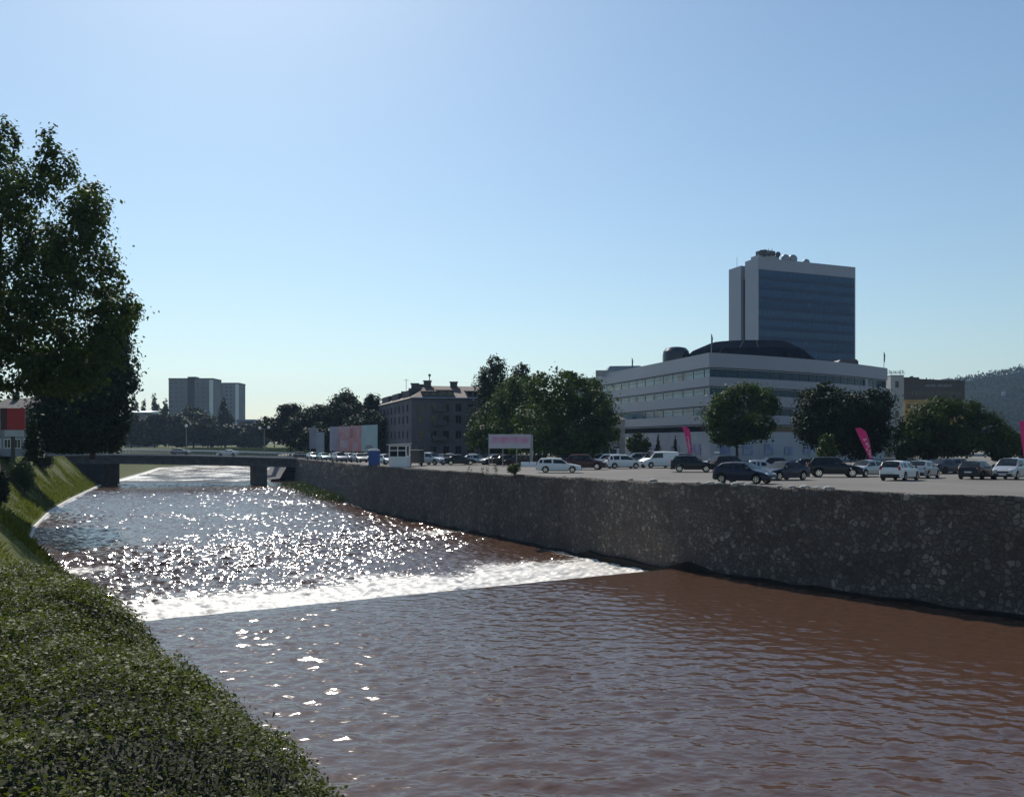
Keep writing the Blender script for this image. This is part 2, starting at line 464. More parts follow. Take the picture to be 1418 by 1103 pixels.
def build_wall():
    root = empty('river_wall', (0, 0, 0))
    tag(root, 'long curved rubble stone wall holding the car park above the river', 'wall')
    ys = np.concatenate([np.linspace(-28, 60, 150), np.linspace(60, 186, 138)[1:]])
    xs = rx(ys)
    # smooth the corner points a little
    k = np.ones(7) / 7
    xs[3:-3] = np.convolve(xs, k, 'valid')
    zt = lotz(ys) + 0.06 + 0.10 * (vnoise(ys * 1.0, ys * 0 + 3, 0.6, 61) - .5) + 0.12 * (vnoise(ys, ys * 0 + 3, 3.0, 62) - .5)
    zs = np.linspace(0, 1, 34)
    YY, VV = np.meshgrid(ys, zs, indexing='ij')
    XX = np.repeat(xs[:, None], len(zs), 1); ZT = np.repeat(zt[:, None], len(zs), 1)
    ZZ = -10.5 + (ZT + 10.5) * VV
    # batter: foot stands slightly forward; rubble bulges
    nx, ny = -0.8, -0.6
    off = (1 - VV) * 0.25 + 0.14 * (vnoise(YY * 1.3 + 70, ZZ * 1.3 + 70, 0.5, 63) - .5) + 0.14 * (vnoise(YY + 70, ZZ + 70, 1.2, 64) - .5)
    XX = XX + nx * off; Y2 = YY + ny * off
    v = np.stack([XX, Y2, ZZ], -1).reshape(-1, 3)
    n = len(v)
    # coping: a strip going back from the top edge, down behind
    top = v.reshape(len(ys), len(zs), 3)[:, -1]
    back = top + np.array([0.75, 0.45, -0.03]); down = back + np.array([0, 0, -1.0])
    q = [grid_quads(len(ys), len(zs))]
    v = np.concatenate([v, back, down])
    i = np.arange(len(ys) - 1)
    t0 = i * len(zs) + len(zs) - 1; t1 = (i + 1) * len(zs) + len(zs) - 1
    q.append(np.stack([t0, n + i, n + i + 1, t1], -1)); q.append(np.stack([n + i, n + len(ys) + i, n + len(ys) + i + 1, n + i + 1], -1))
    np_mesh('masonry', v, np.concatenate(q), MAT['stone'], root)
    # loose coping stones along the top
    rng = random.Random(4); b = MB()
    for y in np.arange(30, 75, 0.62):
        if rng.random() < (0.6 if 49 < y < 57 else .06):
            s = rng.uniform(.12, .30)
            x = float(rx(y)); z = float(lotz(y))
            b.blob((x + .2 + rng.uniform(-.1, .2), y, z + .09), (s * 1.25, s, s * .6), 7)
    b.build('coping_stones', plain('pale_stone', (0.36, 0.34, 0.31), 0.8, 0.3, 2, bmp=.5), root)
    # wet concrete footing at the water line
    b = MB()
    fy = np.concatenate([np.linspace(-28, 55, 60), np.linspace(55, 176, 60)[1:]])
    nrm = 0.42
    for sgn in (0,):
        vs = []; fs = []
        for y in fy:
            x = float(rx(y)); zw = Z_POOL if y < 58 else Z_LOW
            w = 0.30
            tz = zw + (0.12 if y < 57 or y > 68 else 0.45) + 0.1 * math.sin(y * 1.7)
            vs += [(x - w - .3, y - w * .6 - .2, -10.8), (x - w - .25, y - w * .6 - .18, tz), (x + .3, y + .2, tz + .06)]
        for i in range(len(fy) - 1):
            a = i * 3
            fs += [(a, a + 3, a + 4, a + 1), (a + 1, a + 4, a + 5, a + 2)]
        b.add(vs, fs)
    b.build('footing', plain('wet_concrete', (0.022, 0.019, 0.016), 0.85, 0.4, 1.2, bmp=.5, spec=.15), root)
build_wall()

def build_ground():
    # paved lot: rows follow the wall line, thicker ground below and beyond
    ys = np.concatenate([np.linspace(-28, 176, 103)])
    us = np.concatenate([[0.0], np.linspace(0.02, 1, 30) ** 1.3])
    Y, U = np.meshgrid(ys, us, indexing='ij')
    X0 = rx(Y) + 0.45
    X = X0 + (230 - X0) * U
    Z = lotz(Y) + 0.0
    o = np_mesh('parking_lot', np.stack([X, Y, Z], -1).reshape(-1, 3), grid_quads(*X.shape), MAT['asphalt'], smooth=True)
    tag(o, kind='structure')
    ys = np.concatenate([np.linspace(-60, 200, 90), np.linspace(205, 425, 40)])
    xs = np.concatenate([[0.0], np.linspace(0.01, 1, 24) ** 2])
    Y, U = np.meshgrid(ys, xs, indexing='ij')
    X0 = rx(Y) + 0.55
    X = X0 + (6000 - X0) * U
    Z = lotz(Y) - 0.12
    o = np_mesh('ground', np.stack([X, Y, Z], -1).reshape(-1, 3), grid_quads(*X.shape), MAT['earth'], smooth=True)
    tag(o, kind='structure')
build_ground()

def wleft(y): return np.interp(y, [-40, 8, 20, 34], [0.5, 0.5, 4.0, 7.2])
def zleft(y): return np.interp(y, [-40, 10, 16, 150, 179, 5000], [-2.25, -2.25, -1.65, -1.65, -2.3, -2.3])
def build_left():
    ys = np.concatenate([np.linspace(-40, 30, 60), np.linspace(30, 180, 120)[1:], np.linspace(180, 475, 90)[1:]])
    x = lx(ys); w = wleft(ys) * 1.15; zt = zleft(ys)
    zw = np.where(ys < 38, Z_POOL, Z_LOW)
    cols = []
    # concrete edge strip at the water
    e = np.stack([np.stack([x, ys, zw - 1.6], -1), np.stack([x - .04, ys, zw + .22], -1), np.stack([x - .34, ys, zw + .24], -1), np.stack([x - .34, ys, zw - 0.5], -1)], 1)
    o = np_mesh('concrete_kerb', e.reshape(-1, 3), grid_quads(len(ys), 4), plain('kerb_concrete', (0.52, 0.50, 0.46), 0.6, 0.2, 1.0)); tag(o, kind='structure')
    t = np.linspace(0, 1, 22)
    P = []
    for k in t:
        s = k * k * (3 - 2 * k) * 0.35 + k * 0.65
        xx = x - .30 - (w) * k; zz = (zw + .20) + (zt - zw - .20) * s
        zz = zz + (vnoise(xx, ys, 1.7, 71) - .5) * .35 * math.sin(math.pi * min(k * 1.1, 1)) 
        P.append(np.stack([xx, ys, zz], -1))
    P = np.stack(P, 1)
    o = np_mesh('grass_bank', P.reshape(-1, 3), grid_quads(len(ys), len(t)), MAT['grass'], smooth=True); tag(o, kind='structure')
    # level ground on top
    xt = x - .30 - w
    us = np.concatenate([[0.0], np.linspace(.002, 1, 16) ** 2.2])
    Y, U = np.meshgrid(ys, us, indexing='ij')
    X0 = np.repeat(xt[:, None], len(us), 1)
    X = X0 + (-6000 - X0) * U
    Z = np.repeat(zt[:, None], len(us), 1)
    o = np_mesh('left_bank_ground', np.stack([X, Y, Z], -1).reshape(-1, 3), grid_quads(*X.shape), MAT['grass'], smooth=True); tag(o, kind='structure')
    far = np_mesh('far_ground', [(-6000, 474.9, -2.3), (6100, 474.9, -2.3), (6100, 5200, -2.3), (-6000, 5200, -2.3)], [(0, 1, 2, 3)], MAT['grass']); tag(far, kind='structure')
    yr = np.linspace(197.5, 420, 76); xr = rx(yr)
    B_ = np.stack([np.stack([xr - 4.5, yr, yr * 0 - 10], -1), np.stack([xr - 4.2, yr, yr * 0 + Z_LOW + .5], -1), np.stack([xr - 2.2, yr, yr * 0 + Z_LOW + .7], -1), np.stack([xr + .6, yr, lotz(yr) - .1], -1)], 1)
    rb_ = np_mesh('right_bank_slope', B_.reshape(-1, 3), grid_quads(len(yr), 4), MAT['dark_concrete']); tag(rb_, kind='structure')
    # blades of grass on the slope nearest the camera
    rng = np.random.default_rng(8)
    n = 150000
    yy = np.where(rng.random(n) < .68, rng.uniform(4, 62, n), rng.uniform(40, 175, n)); kk = rng.random(n) ** .9
    xx = lx(yy) - .5 - wleft(yy) * 1.15 * kk
    s = kk * kk * (3 - 2 * kk) * 0.35 + kk * 0.65
    zz = (Z_LOW + .40) + (zleft(yy) - Z_LOW - .40) * s - .04
    h = rng.uniform(.12, .34, n) * (0.6 + 0.9 * vnoise(xx, yy, 2.5, 72)); a = rng.random(n) * 6.283; bw = h * .22
    ln = rng.normal(0, .35, (n, 2)) * h[:, None]
    v = np.empty((n, 4, 3), np.float32)
    dx, dy = np.cos(a) * bw, np.sin(a) * bw
    v[:, 0] = np.stack([xx - dx, yy - dy, zz], -1); v[:, 1] = np.stack([xx + dx, yy + dy, zz], -1)
    v[:, 2] = np.stack([xx + dx * .3 + ln[:, 0], yy + dy * .3 + ln[:, 1], zz + h], -1); v[:, 3] = np.stack([xx - dx * .3 + ln[:, 0], yy - dy * .3 + ln[:, 1], zz + h], -1)
    o = np_mesh('grass', v.reshape(-1, 3), np.arange(n * 4).reshape(-1, 4), leaf_mat('grass_blade', (0.075, 0.095, 0.022), (0.115, 0.122, 0.036), .4, .6, .5)); tag(o, kind='stuff')
build_left()

# ------------------------------------------------------------------ foliage
def leaf_quads(P, size, rng, nrm=None, bias=0.6, aspect=0.55):
    """kite shaped leaves at points P; nrm = preferred normals"""
    n = len(P)
    N = rng.normal(0, 1, (n, 3))
    if nrm is not None: N = N * (1 - bias) + nrm * bias * 2
    N[:, 2] += 0.35
    N /= np.linalg.norm(N, axis=1, keepdims=True) + 1e-9
    A = rng.normal(0, 1, (n, 3)); T = np.cross(N, A); T /= np.linalg.norm(T, axis=1, keepdims=True) + 1e-9
    B = np.cross(N, T)
    s = (size * rng.uniform(.65, 1.35, n))[:, None]
    v = np.empty((n, 4, 3))
    v[:, 0] = P - T * s * .5; v[:, 1] = P + B * s * .5 * aspect + N * s * .08
    v[:, 2] = P + T * s * .5; v[:, 3] = P - B * s * .5 * aspect + N * s * .08
    return v.reshape(-1, 3)

def crown_from_lobes(lobes, n, size, rng, sub=26, spread=.27):
    """lobes: (x,y,z,rx,ry,rz). Leaves sit in small clumps on each lobe's outer shell."""
    lob = np.array(lobes)
    wgt = (lob[:, 3] * lob[:, 4] + lob[:, 3] * lob[:, 5]); wgt /= wgt.sum()
    Ps = []; Ns = []
    for L, w in zip(lob, wgt):
        k = int(n * w) + 4
        m = max(6, int(sub))
        D = rng.normal(0, 1, (m, 3)); D /= np.linalg.norm(D, axis=1, keepdims=True)
        rr = rng.uniform(.45, 1.0, m) ** .6
        C = D * rr[:, None]
        idx = rng.integers(0, m, k)
        p = C[idx] + rng.normal(0, spread, (k, 3)) * rng.uniform(.4, 1.1, (m, 1))[idx]
        Ps.append(L[:3] + p * L[3:6]); Ns.append(p / (np.linalg.norm(p, axis=1, keepdims=True) + 1e-6))
    return np.concatenate(Ps), np.concatenate(Ns)

def auto_lobes(kind, H, W, rng):
    """lobes for a tree of height H and half width W, base at 0"""
    L = []
    if kind == 'poplar':
        for k in range(9):
            t = k / 8; z = H * (.14 + .76 * t); r = W * (.75 + .35 * math.sin(math.pi * min(t * 1.15, 1))) * (1 - .55 * t ** 3)
            L.append((rng.normal(0, .12) * W, rng.normal(0, .12) * W, z, r * .85, r * .85, H * .11))
    elif kind == 'conifer':
        for k in range(8):
            t = k / 7; z = H * (.10 + .82 * t); r = W * (1.0 - .90 * t)
            L.append((rng.normal(0, .05) * W, rng.normal(0, .05) * W, z, r, r, H * .09))
    elif kind == 'bush':
        for k in range(7):
            a = rng.random() * 6.283; q = rng.uniform(.1, .6)
            L.append((math.cos(a) * W * q, math.sin(a) * W * q, H * rng.uniform(.3, .68), W * rng.uniform(.4, .6), W * rng.uniform(.4, .6), H * rng.uniform(.22, .34)))
    else:
        lo = .02 if kind == 'low' else .24
        zc = H * (lo + (1 - lo) / 2); Rz = H * (1 - lo) / 2
        L.append((0, 0, zc, W * .62, W * .62, Rz * .72))
        for k in range(17):
            d = rng.normal(0, 1, 3); d /= np.linalg.norm(d)
            q = rng.uniform(.48, .74); r = rng.uniform(.26, .42)
            L.append((d[0] * W * q, d[1] * W * q, zc + d[2] * Rz * q, W * r, W * r, Rz * r * rng.uniform(.7, 1.0)))
        for k in range(4):                             # a ragged top
            a = rng.random() * 6.283; q = rng.uniform(0, .35)
            L.append((math.cos(a) * W * q, math.sin(a) * W * q, H * rng.uniform(.84, .93), W * .22, W * .22, Rz * .15))
    return L

TREE_SEED = [100]
def tree(name, label, px, d, top, half, kind='round', mat='tree_mid', ground=None, leaf=None, n=None, lobes=None, group=None, cat='tree', trunk=True, x=None, z=None, dens=1.0):
    TREE_SEED[0] += 1
    rng = np.random.default_rng(TREE_SEED[0])
    X = px2x(px, d) if x is None else x
    zb = z if z is not None else (-hz(d) if ground != 'left' else float(zleft(d)))
    H = zat(top, d) - zb; W = half / F * d
    root = empty(name, (X, d, zb))
    tag(root, label, cat, group)
    leaf = leaf or max(.10, d * .0021)
    lobes = lobes or auto_lobes(kind, H, W, rng)
    area = sum((l[3] * l[4] + 2 * l[3] * l[5]) for l in lobes) * 4
    n = n or int(min(34000, max(900, area / (leaf * leaf * .42) * 1.0 * dens)))
    P, N = crown_from_lobes(lobes, n, leaf, rng)
    keep = P[:, 2] > .03 * H
    P, N = P[keep], N[keep]
    v = leaf_quads(P, leaf * (1.15 if mat == 'tree_near' else 1.45), rng, N, .45, .62)
    np_mesh('crown' if cat == 'tree' else 'foliage', v, np.arange(len(v)).reshape(-1, 4), LEAF[mat], root)
    if trunk:
        b = MB()
        tr = max(.06, H * .018)
        zt = H * .5
        b.tube([(0, 0, -.3), (tr * .3, 0, H * .12), (0, tr * .5, H * .3), (tr, 0, zt), (tr, tr, H * .72)], [tr * 1.35, tr, tr * .85, tr * .6, tr * .25], 8)
        for l in sorted(lobes, key=lambda l: -l[3])[:7]:
            z0 = H * rng.uniform(.2, .42)
            p1 = Vector(l[:3]); p0 = Vector((tr * .2, 0, z0)); mid = (p0 + p1) / 2 + Vector((0, 0, -.06 * H))
            b.tube([p0, mid, p1], [tr * .5, tr * .32, tr * .12], 6)
        b.build('trunk' if cat == 'tree' else 'stems', MAT['bark'], root, smooth=40)
    return root

# ---- big tree at the left edge: hand placed lobes (px, py, half-width px, half-height px)
def px_lobes(d, X0, zb, spec, rng, depth=.8):
    L = []
    for (px, py, a, bb) in spec:
        L.append((px2x(px, d) - X0, rng.normal(0, .9) * a / F * d * depth, zat(py, d) - zb, a / F * d, a / F * d * 1.0, bb / F * d))
    return L
rng = np.random.default_rng(12)
bd = 58.0; bX = px2x(-12, bd); bz = float(zleft(bd))
spec = [(8, 200, 16, 34), (-20, 230, 34, 50), (62, 200, 15, 24), (70, 232, 28, 32), (95, 275, 38, 34), (40, 275, 40, 40), (125, 292, 24, 24), (135, 330, 26, 30), (0, 300, 40, 50), (60, 335, 48, 46),
        (105, 360, 44, 42), (140, 385, 28, 30), (-30, 350, 50, 60), (20, 390, 50, 48), (75, 410, 50, 44), (122, 430, 44, 36), (155, 440, 26, 26), (178, 420, 14, 18), (-10, 450, 55, 46), (45, 470, 52, 40), (100, 480, 50, 36), (146, 480, 26, 28), (40, 515, 46, 30), (85, 520, 44, 30), (-45, 500, 50, 50), (-70, 420, 60, 70), (120, 515, 30, 24)]
tree('broadleaf_tree', 'tall broad dark green tree rising highest at the left edge above the bank', -12, bd, 165, 150, mat='tree_near', ground='left', leaf=.26, n=47000, lobes=px_lobes(bd, bX, bz, spec, rng), x=bX)
# tree just behind it, leaning right
d2 = 96.0; X2 = px2x(128, d2); z2 = float(zleft(d2))
spec = [(160, 470, 22, 26), (150, 500, 34, 34), (172, 505, 14, 22), (120, 520, 44, 36), (150, 545, 32, 32), (95, 550, 40, 34), (120, 585, 40, 32), (150, 590, 24, 26), (80, 590, 30, 34), (105, 612, 40, 20), (168, 480, 14, 18), (60, 580, 22, 22), (176, 530, 10, 18), (85, 555, 34, 30), (110, 600, 44, 26), (80, 615, 26, 14), (135, 570, 34, 26), (145, 615, 22, 12), (160, 560, 18, 26)]
tree('broadleaf_tree', 'dark full tree behind the tallest tree, its foliage reaching down to the bridge', 128, d2, 455, 60, mat='tree_dark', ground='left', leaf=.30, n=42000, lobes=px_lobes(d2, X2, z2, spec, rng), x=X2)
tree('conifer_tree', 'small dark conifer on the left bank beside the red billboard', 47, 70, 570, 15, 'conifer', 'tree_dark', 'left', leaf=.16)
def bank_z(x, y):
    k = (lx(y) - .44 - x) / (wleft(y) * 1.15); k = min(max(float(k), 0), 1)
    s = k * k * (3 - 2 * k) * 0.35 + k * 0.65
    zw = Z_POOL if y < 38 else Z_LOW
    return zw + .4 + (float(zleft(y)) - zw - .4) * s - .1
def bank_bush(name, label, px, base, top, half, mat='bush', kind='bush', leaf=.13):
    best = min((abs(HZ - F * bank_z(px2x(px, d), d) / d - base), d) for d in np.arange(30, 150, .5) if px2x(px, d) < lx(d) - .8)
    d = best[1]; X = px2x(px, d)
    tree(name, label, px, d, top, half, kind, mat, cat='shrub', group='shrubs on the left river bank', leaf=leaf, z=bank_z(X, d))
bank_bush('bank_shrub', 'round dark shrub at the foot of the bridge approach on the left bank', 60, 650, 610, 17, 'tree_dark')
bank_bush('bank_shrub', 'lighter green shrub halfway down the grassy slope on the left', 34, 684, 626, 18, 'bush')
bank_bush('bank_shrub', 'dark shrub cut by the left edge of the picture, below the red billboard', 0, 704, 640, 18, 'tree_dark', leaf=.11)
bank_bush('bank_shrub', 'small shrub on top of the bank under the red billboard', 10, 640, 616, 10, 'bush')

# ---- far trees on both sides of the river beyond the bridge
FG = 'trees beyond the bridge'
def far_tree(label, px, d, top, half, kind='round', side='left', mat='far', leaf=None):
    nm = {'poplar': 'poplar_tree', 'conifer': 'conifer_tree'}.get(kind, 'broadleaf_tree')
    tree(nm, label, px, d, top, half, kind, mat, 'left' if side == 'left' else None, leaf=leaf, group=FG, z=(-2.3 if side == 'left' else -3.5))
far_tree('slender poplar left of the twin tower blocks, nearest the big dark tree', 186, 440, 548, 7, 'poplar')
far_tree('thin poplar second from the big dark tree, above the low white roof', 199, 445, 552, 6, 'poplar')
far_tree('taller pointed poplar above the right end of the low white roof', 215, 436, 546, 9, 'poplar')
far_tree('broad poplar touching the left side of the twin tower blocks', 229, 432, 553, 9, 'poplar')
far_tree('dark pointed poplar standing before the gap between the two tower blocks', 312, 390, 553, 13, 'poplar', mat='tree_dark')
far_tree('rounded tree in front of the wider tower block', 268, 380, 563, 32, 'low')
far_tree('low tree behind the left end of the bridge, under the white roof', 182, 340, 572, 32, 'low')
far_tree('low rounded tree beyond the bridge, left of the globe street lamp', 214, 350, 574, 30, 'low', mat='tree_dark')
far_tree('wide low tree beyond the bridge below the wider tower block', 246, 360, 574, 32, 'low')
far_tree('low tree beyond the bridge under the pointed poplar', 288, 365, 578, 34, 'low', mat='tree_dark')
far_tree('low grey green tree beyond the bridge below the distant blue block', 328, 370, 588, 30, 'low')
far_tree('low tree between the distant blue block and the tall right bank trees', 354, 360, 586, 24, 'low', 'right', mat='tree_dark')
far_tree('round dark tree behind the double street lamp at the bridge', 402, 225, 555, 44, 'low', 'right', mat='tree_dark')
far_tree('dark tree standing between the double street lamp and the pale hoarding', 434, 215, 560, 38, 'low', 'right', mat='tree_dark')
far_tree('tall rounded tree behind the red hoarding, highest of the right bank row', 474, 215, 542, 42, 'low', 'right')
far_tree('narrow pointed tree touching the left end of the old apartment building', 514, 205, 543, 18, 'low', 'right', mat='tree_dark')
far_tree('lower tree filling in between the red hoarding and the old apartment building', 508, 195, 566, 36, 'low', 'right')
far_tree('lower dark tree behind the two grey hoardings beside the bridge', 446, 195, 584, 34, 'low', 'right', mat='tree_dark')

far_tree('low shadowed tree just left of the pier of the bridge, in the back row', 345, 380, 596, 30, 'low', 'right')
far_tree('low bushy tree filling the back row above the left bridge end', 158, 370, 590, 26, 'low')
far_tree('low shadowed tree in the back row between the bridge lamps', 306, 400, 592, 34, 'low', mat='tree_dark')
# ---- car park trees
CG = 'trees around the car park'
def spec_tree(name, label, px, d, spec, mat, n, leaf, seed, group=CG):
    r = np.random.default_rng(seed); X = px2x(px, d); z = -hz(d)
    tops = min(s[1] - s[3] for s in spec)
    tree(name, label, px, d, tops, 60, mat=mat, leaf=leaf, n=n, lobes=px_lobes(d, X, z, spec, r), group=group)
spec_tree('pine_tree', 'tall dark feathery tree rising behind the wide car park trees', 695, 158,
          [(686, 505, 12, 12), (684, 520, 20, 16), (668, 535, 12, 16), (690, 545, 28, 22), (722, 512, 10, 11), (718, 528, 16, 14), (700, 575, 34, 26), (672, 560, 16, 18)], 'tree_dark', 12000, .34, 81)
spec_tree('broadleaf_tree', 'spreading green tree behind the pink banner, left of the widest dark crown', 700, 138,
          [(690, 575, 30, 24), (665, 590, 16, 22), (712, 552, 30, 24), (680, 605, 26, 20), (730, 540, 26, 22), (705, 615, 36, 14), (738, 570, 30, 28), (655, 608, 9, 14)], 'tree_mid', 17000, .30, 82)
spec_tree('broadleaf_tree', 'widest dark tree crown in front of the office building, behind the white estate car', 785, 120,
          [(760, 545, 30, 26), (790, 525, 14, 10), (745, 525, 16, 8), (800, 550, 34, 26), (825, 570, 28, 28), (780, 585, 46, 34), (838, 595, 18, 22), (750, 600, 34, 28), (806, 605, 36, 22), (770, 620, 50, 14), (820, 535, 14, 12), (735, 585, 22, 26), (785, 518, 9, 5)], 'tree_mid', 26000, .30, 83)
spec_tree('broadleaf_tree', 'single rounded tree in front of the office corner with bare trunk showing', 1020, 118,
          [(1024, 548, 24, 14), (1000, 560, 20, 16), (1045, 562, 22, 18), (1018, 580, 36, 20), (1056, 545, 9, 8), (990, 580, 14, 16), (1030, 600, 30, 14), (1008, 603, 22, 12), (1055, 590, 16, 14), (1032, 536, 8, 6), (1066, 562, 9, 8)], 'tree_mid', 16000, .28, 84)
spec_tree('broadleaf_tree', 'dark tree before the right office front, behind the black off-road car', 1138, 116,
          [(1140, 550, 24, 16), (1120, 570, 20, 22), (1150, 575, 28, 26), (1128, 595, 28, 22), (1142, 536, 9, 8), (1158, 545, 10, 10), (1152, 605, 26, 18), (1108, 585, 10, 16)], 'tree_dark', 16000, .28, 85)
spec_tree('broadleaf_tree', 'dark tree at the right end of the office front, behind the middle pink flag', 1195, 117,
          [(1195, 558, 24, 16), (1210, 575, 18, 22), (1180, 580, 24, 24), (1200, 600, 30, 22), (1215, 600, 12, 18), (1190, 618, 28, 16), (1176, 560, 10, 12)], 'tree_dark', 16000, .28, 86)
spec_tree('broadleaf_tree', 'wide olive green tree in front of the dark and yellow hotel', 1312, 108,
          [(1310, 565, 26, 14), (1285, 580, 26, 18), (1335, 572, 24, 18), (1310, 595, 44, 22), (1268, 600, 18, 20), (1358, 590, 20, 20), (1290, 618, 34, 16), (1340, 612, 34, 18), (1258, 620, 14, 14), (1368, 612, 14, 16)], 'tree_olive', 24000, .27, 87)
tree('broadleaf_tree', 'low bushy tree between the olive green tree and the flag at the right edge', 1388, 105, 586, 24, 'low', 'bush', group=CG)
tree('broadleaf_tree', 'low dark tree at the right edge behind the cut-off flag', 1430, 108, 590, 26, 'low', 'tree_dark', group=CG)
tree('broadleaf_tree', 'small round leafy tree behind the black off-road car', 1146, 98, 600, 15, 'low', 'bush', group=CG)
tree('broadleaf_tree', 'light green bushy tree by the little hipped roof house', 884, 146, 598, 17, 'low', 'tree_olive', group=CG)
tree('conifer_tree', 'small cone shaped conifer by the office wall above the white van', 911, 140, 600, 6, 'conifer', 'tree_dark', group=CG, leaf=.2)
tree('conifer_tree', 'thinner small conifer by the office wall just left of the pink flag', 935, 141, 602, 5, 'conifer', 'tree_dark', group=CG, leaf=.2)
tree('broadleaf_tree', 'low dark shrubby tree below the grey stair tower', 1248, 104, 605, 12, 'bush', 'tree_dark', group=CG)
# shrubs growing on the wall edge
wx = lambda px: None
tree('wall_shrub', 'round dark shrub growing out of the wall top near the white estate car', 713, 78.5, 641, 11, 'bush', 'bush', cat='shrub', leaf=.10)
def weeds(name, label, px, d, h, n, seed):
    rng = random.Random(seed); b = MB()
    b.tube([(-1.0 if n > 2 else -.3, 0, -.06), (1.0 if n > 2 else .3, 0, -.06)], .03, 4)
    for k in range(n):
        x = rng.uniform(-1.0, 1.0) * (1 if n > 2 else .25); y = rng.uniform(-.2, .2); hh = h * rng.uniform(.5, 1)
        b.tube([(x, y, -.1), (x + rng.uniform(-.1, .1), y, hh * .5), (x + rng.uniform(-.25, .25), y, hh)], [.015, .012, .006], 4)
        for j in range(5):
            t = rng.uniform(.4, 1); c = Vector((x + rng.uniform(-.14, .14), y + rng.uniform(-.1, .1), hh * t)); s = rng.uniform(.04, .09)
            b.add([c + Vector((-s, 0, 0)), c + Vector((0, s * .3, s * .6)), c + Vector((s, 0, .02)), c + Vector((0, -s * .3, -s * .6))], [(0, 1, 2, 3)])
    o = b.build(name, LEAF['bush']); o.location = lot_pt(px, d)
    tag(o, label, 'plant')
weeds('wall_weed', 'tall thin weeds sprouting from the wall top below the pink banner', 681, 80.5, 1.15, 9, 3)
weeds('wall_weed', 'single sparse weed stem on the wall top left of the tall thin weeds', 651, 84, .7, 2, 5)

# ---- foreground hedge
def build_hedge():
    rng = np.random.default_rng(77)
    E = np.array([(1.2, 1.6), (0.02, 3.1), (-2.15, 5.95), (-4.42, 9.1), (-5.45, 10.5)])
    seg = np.concatenate([[0], np.cumsum(np.linalg.norm(np.diff(E, axis=0), axis=1))])
    Lt = seg[-1]
    def edge(t): return np.stack([np.interp(t, seg, E[:, 0]), np.interp(t, seg, E[:, 1])], -1)
    nl = np.array([-0.80, -0.60])
    def surf(t, s):
        p = edge(t) + nl * s[:, None]
        lump = (vnoise(p[:, 0] + 40, p[:, 1] + 40, .55, 5) - .5) * .16 + (vnoise(p[:, 0] + 40, p[:, 1] + 40, 1.4, 6) - .5) * .24 + (vnoise(p[:, 0] + 40, p[:, 1] + 40, .17, 7) - .5) * .13
        z = -1.30 + lump - .55 * np.exp(-np.maximum(s, 0) / .22) - .9 * np.exp(-np.maximum(Lt - t, 0) / .35) + .05 * s
        z = np.where(s < 0, z + s * 2.4, z)
        return p, z
    # inner twigs: a closed-looking shell a little below the leaves
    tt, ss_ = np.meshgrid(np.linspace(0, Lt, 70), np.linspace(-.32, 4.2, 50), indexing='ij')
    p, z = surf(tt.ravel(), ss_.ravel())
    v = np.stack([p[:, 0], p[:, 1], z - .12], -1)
    n = 340000
    t = rng.random(n) ** 0.85 * 0 + (rng.beta(1.0, 1.15, n)) * Lt; s = rng.uniform(-.34, 3.9, n)
    p, z = surf(t, s)
    jit = rng.normal(0, .02, (n, 3)); depth = rng.exponential(.045, n)
    spray = (rng.random(n) < .03) * rng.uniform(0, .10, n)
    P = np.stack([p[:, 0], p[:, 1], z - depth + spray + .012], -1) + jit
    # clumps: short upright shoots
    size = .021 * rng.choice([.7, 1.0, 1.0, 1.5], n) * (.7 + .7 * vnoise(p[:, 0] + 9, p[:, 1] + 9, .5, 9))
    N = np.zeros((n, 3)); N[:, 2] = 1; N[:, 0] = (s < .3) * .6; N[:, 1] = .15
    q = leaf_quads(P, size, rng, N, .42, .6)
    o = np_mesh('hedge', q, np.arange(n * 4).reshape(-1, 4), LEAF['hedge'])
    tag(o, 'low glossy leaved hedge filling the near left corner above the water', 'hedge')
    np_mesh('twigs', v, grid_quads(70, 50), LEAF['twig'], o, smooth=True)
build_hedge()

# green strip at the foot of the wall by the bridge
def foot_plants():
    rng = np.random.default_rng(15); n = 3800
    y = rng.uniform(128, 176, n); x = rx(y) - rng.exponential(1.1, n) - .4
    z = Z_LOW + .25 + rng.random(n) ** 2 * .9
    v = leaf_quads(np.stack([x, y, z], -1), .35, rng, None)
    o = np_mesh('wall_foot_plants', v, np.arange(n * 4).reshape(-1, 4), LEAF['tree_olive']); tag(o, kind='stuff')
foot_plants()

# ------------------------------------------------------------------ cars
PAINT = {'white': paint('paint_white', (0.72, 0.72, 0.70)), 'silver': paint('paint_silver', (0.42, 0.43, 0.44), .5), 'grey': paint('paint_grey', (0.14, 0.145, 0.15), .4),
         'black': paint('paint_black', (0.010, 0.010, 0.012)), 'navy': paint('paint_navy', (0.012, 0.016, 0.035), .1), 'maroon': paint('paint_maroon', (0.055, 0.016, 0.014), .1),
         'teal': paint('paint_pale_teal', (0.30, 0.42, 0.42), .3), 'violet': paint('paint_grey_violet', (0.22, 0.20, 0.25), .4), 'beige': paint('paint_beige_silver', (0.45, 0.42, 0.39), .4)}

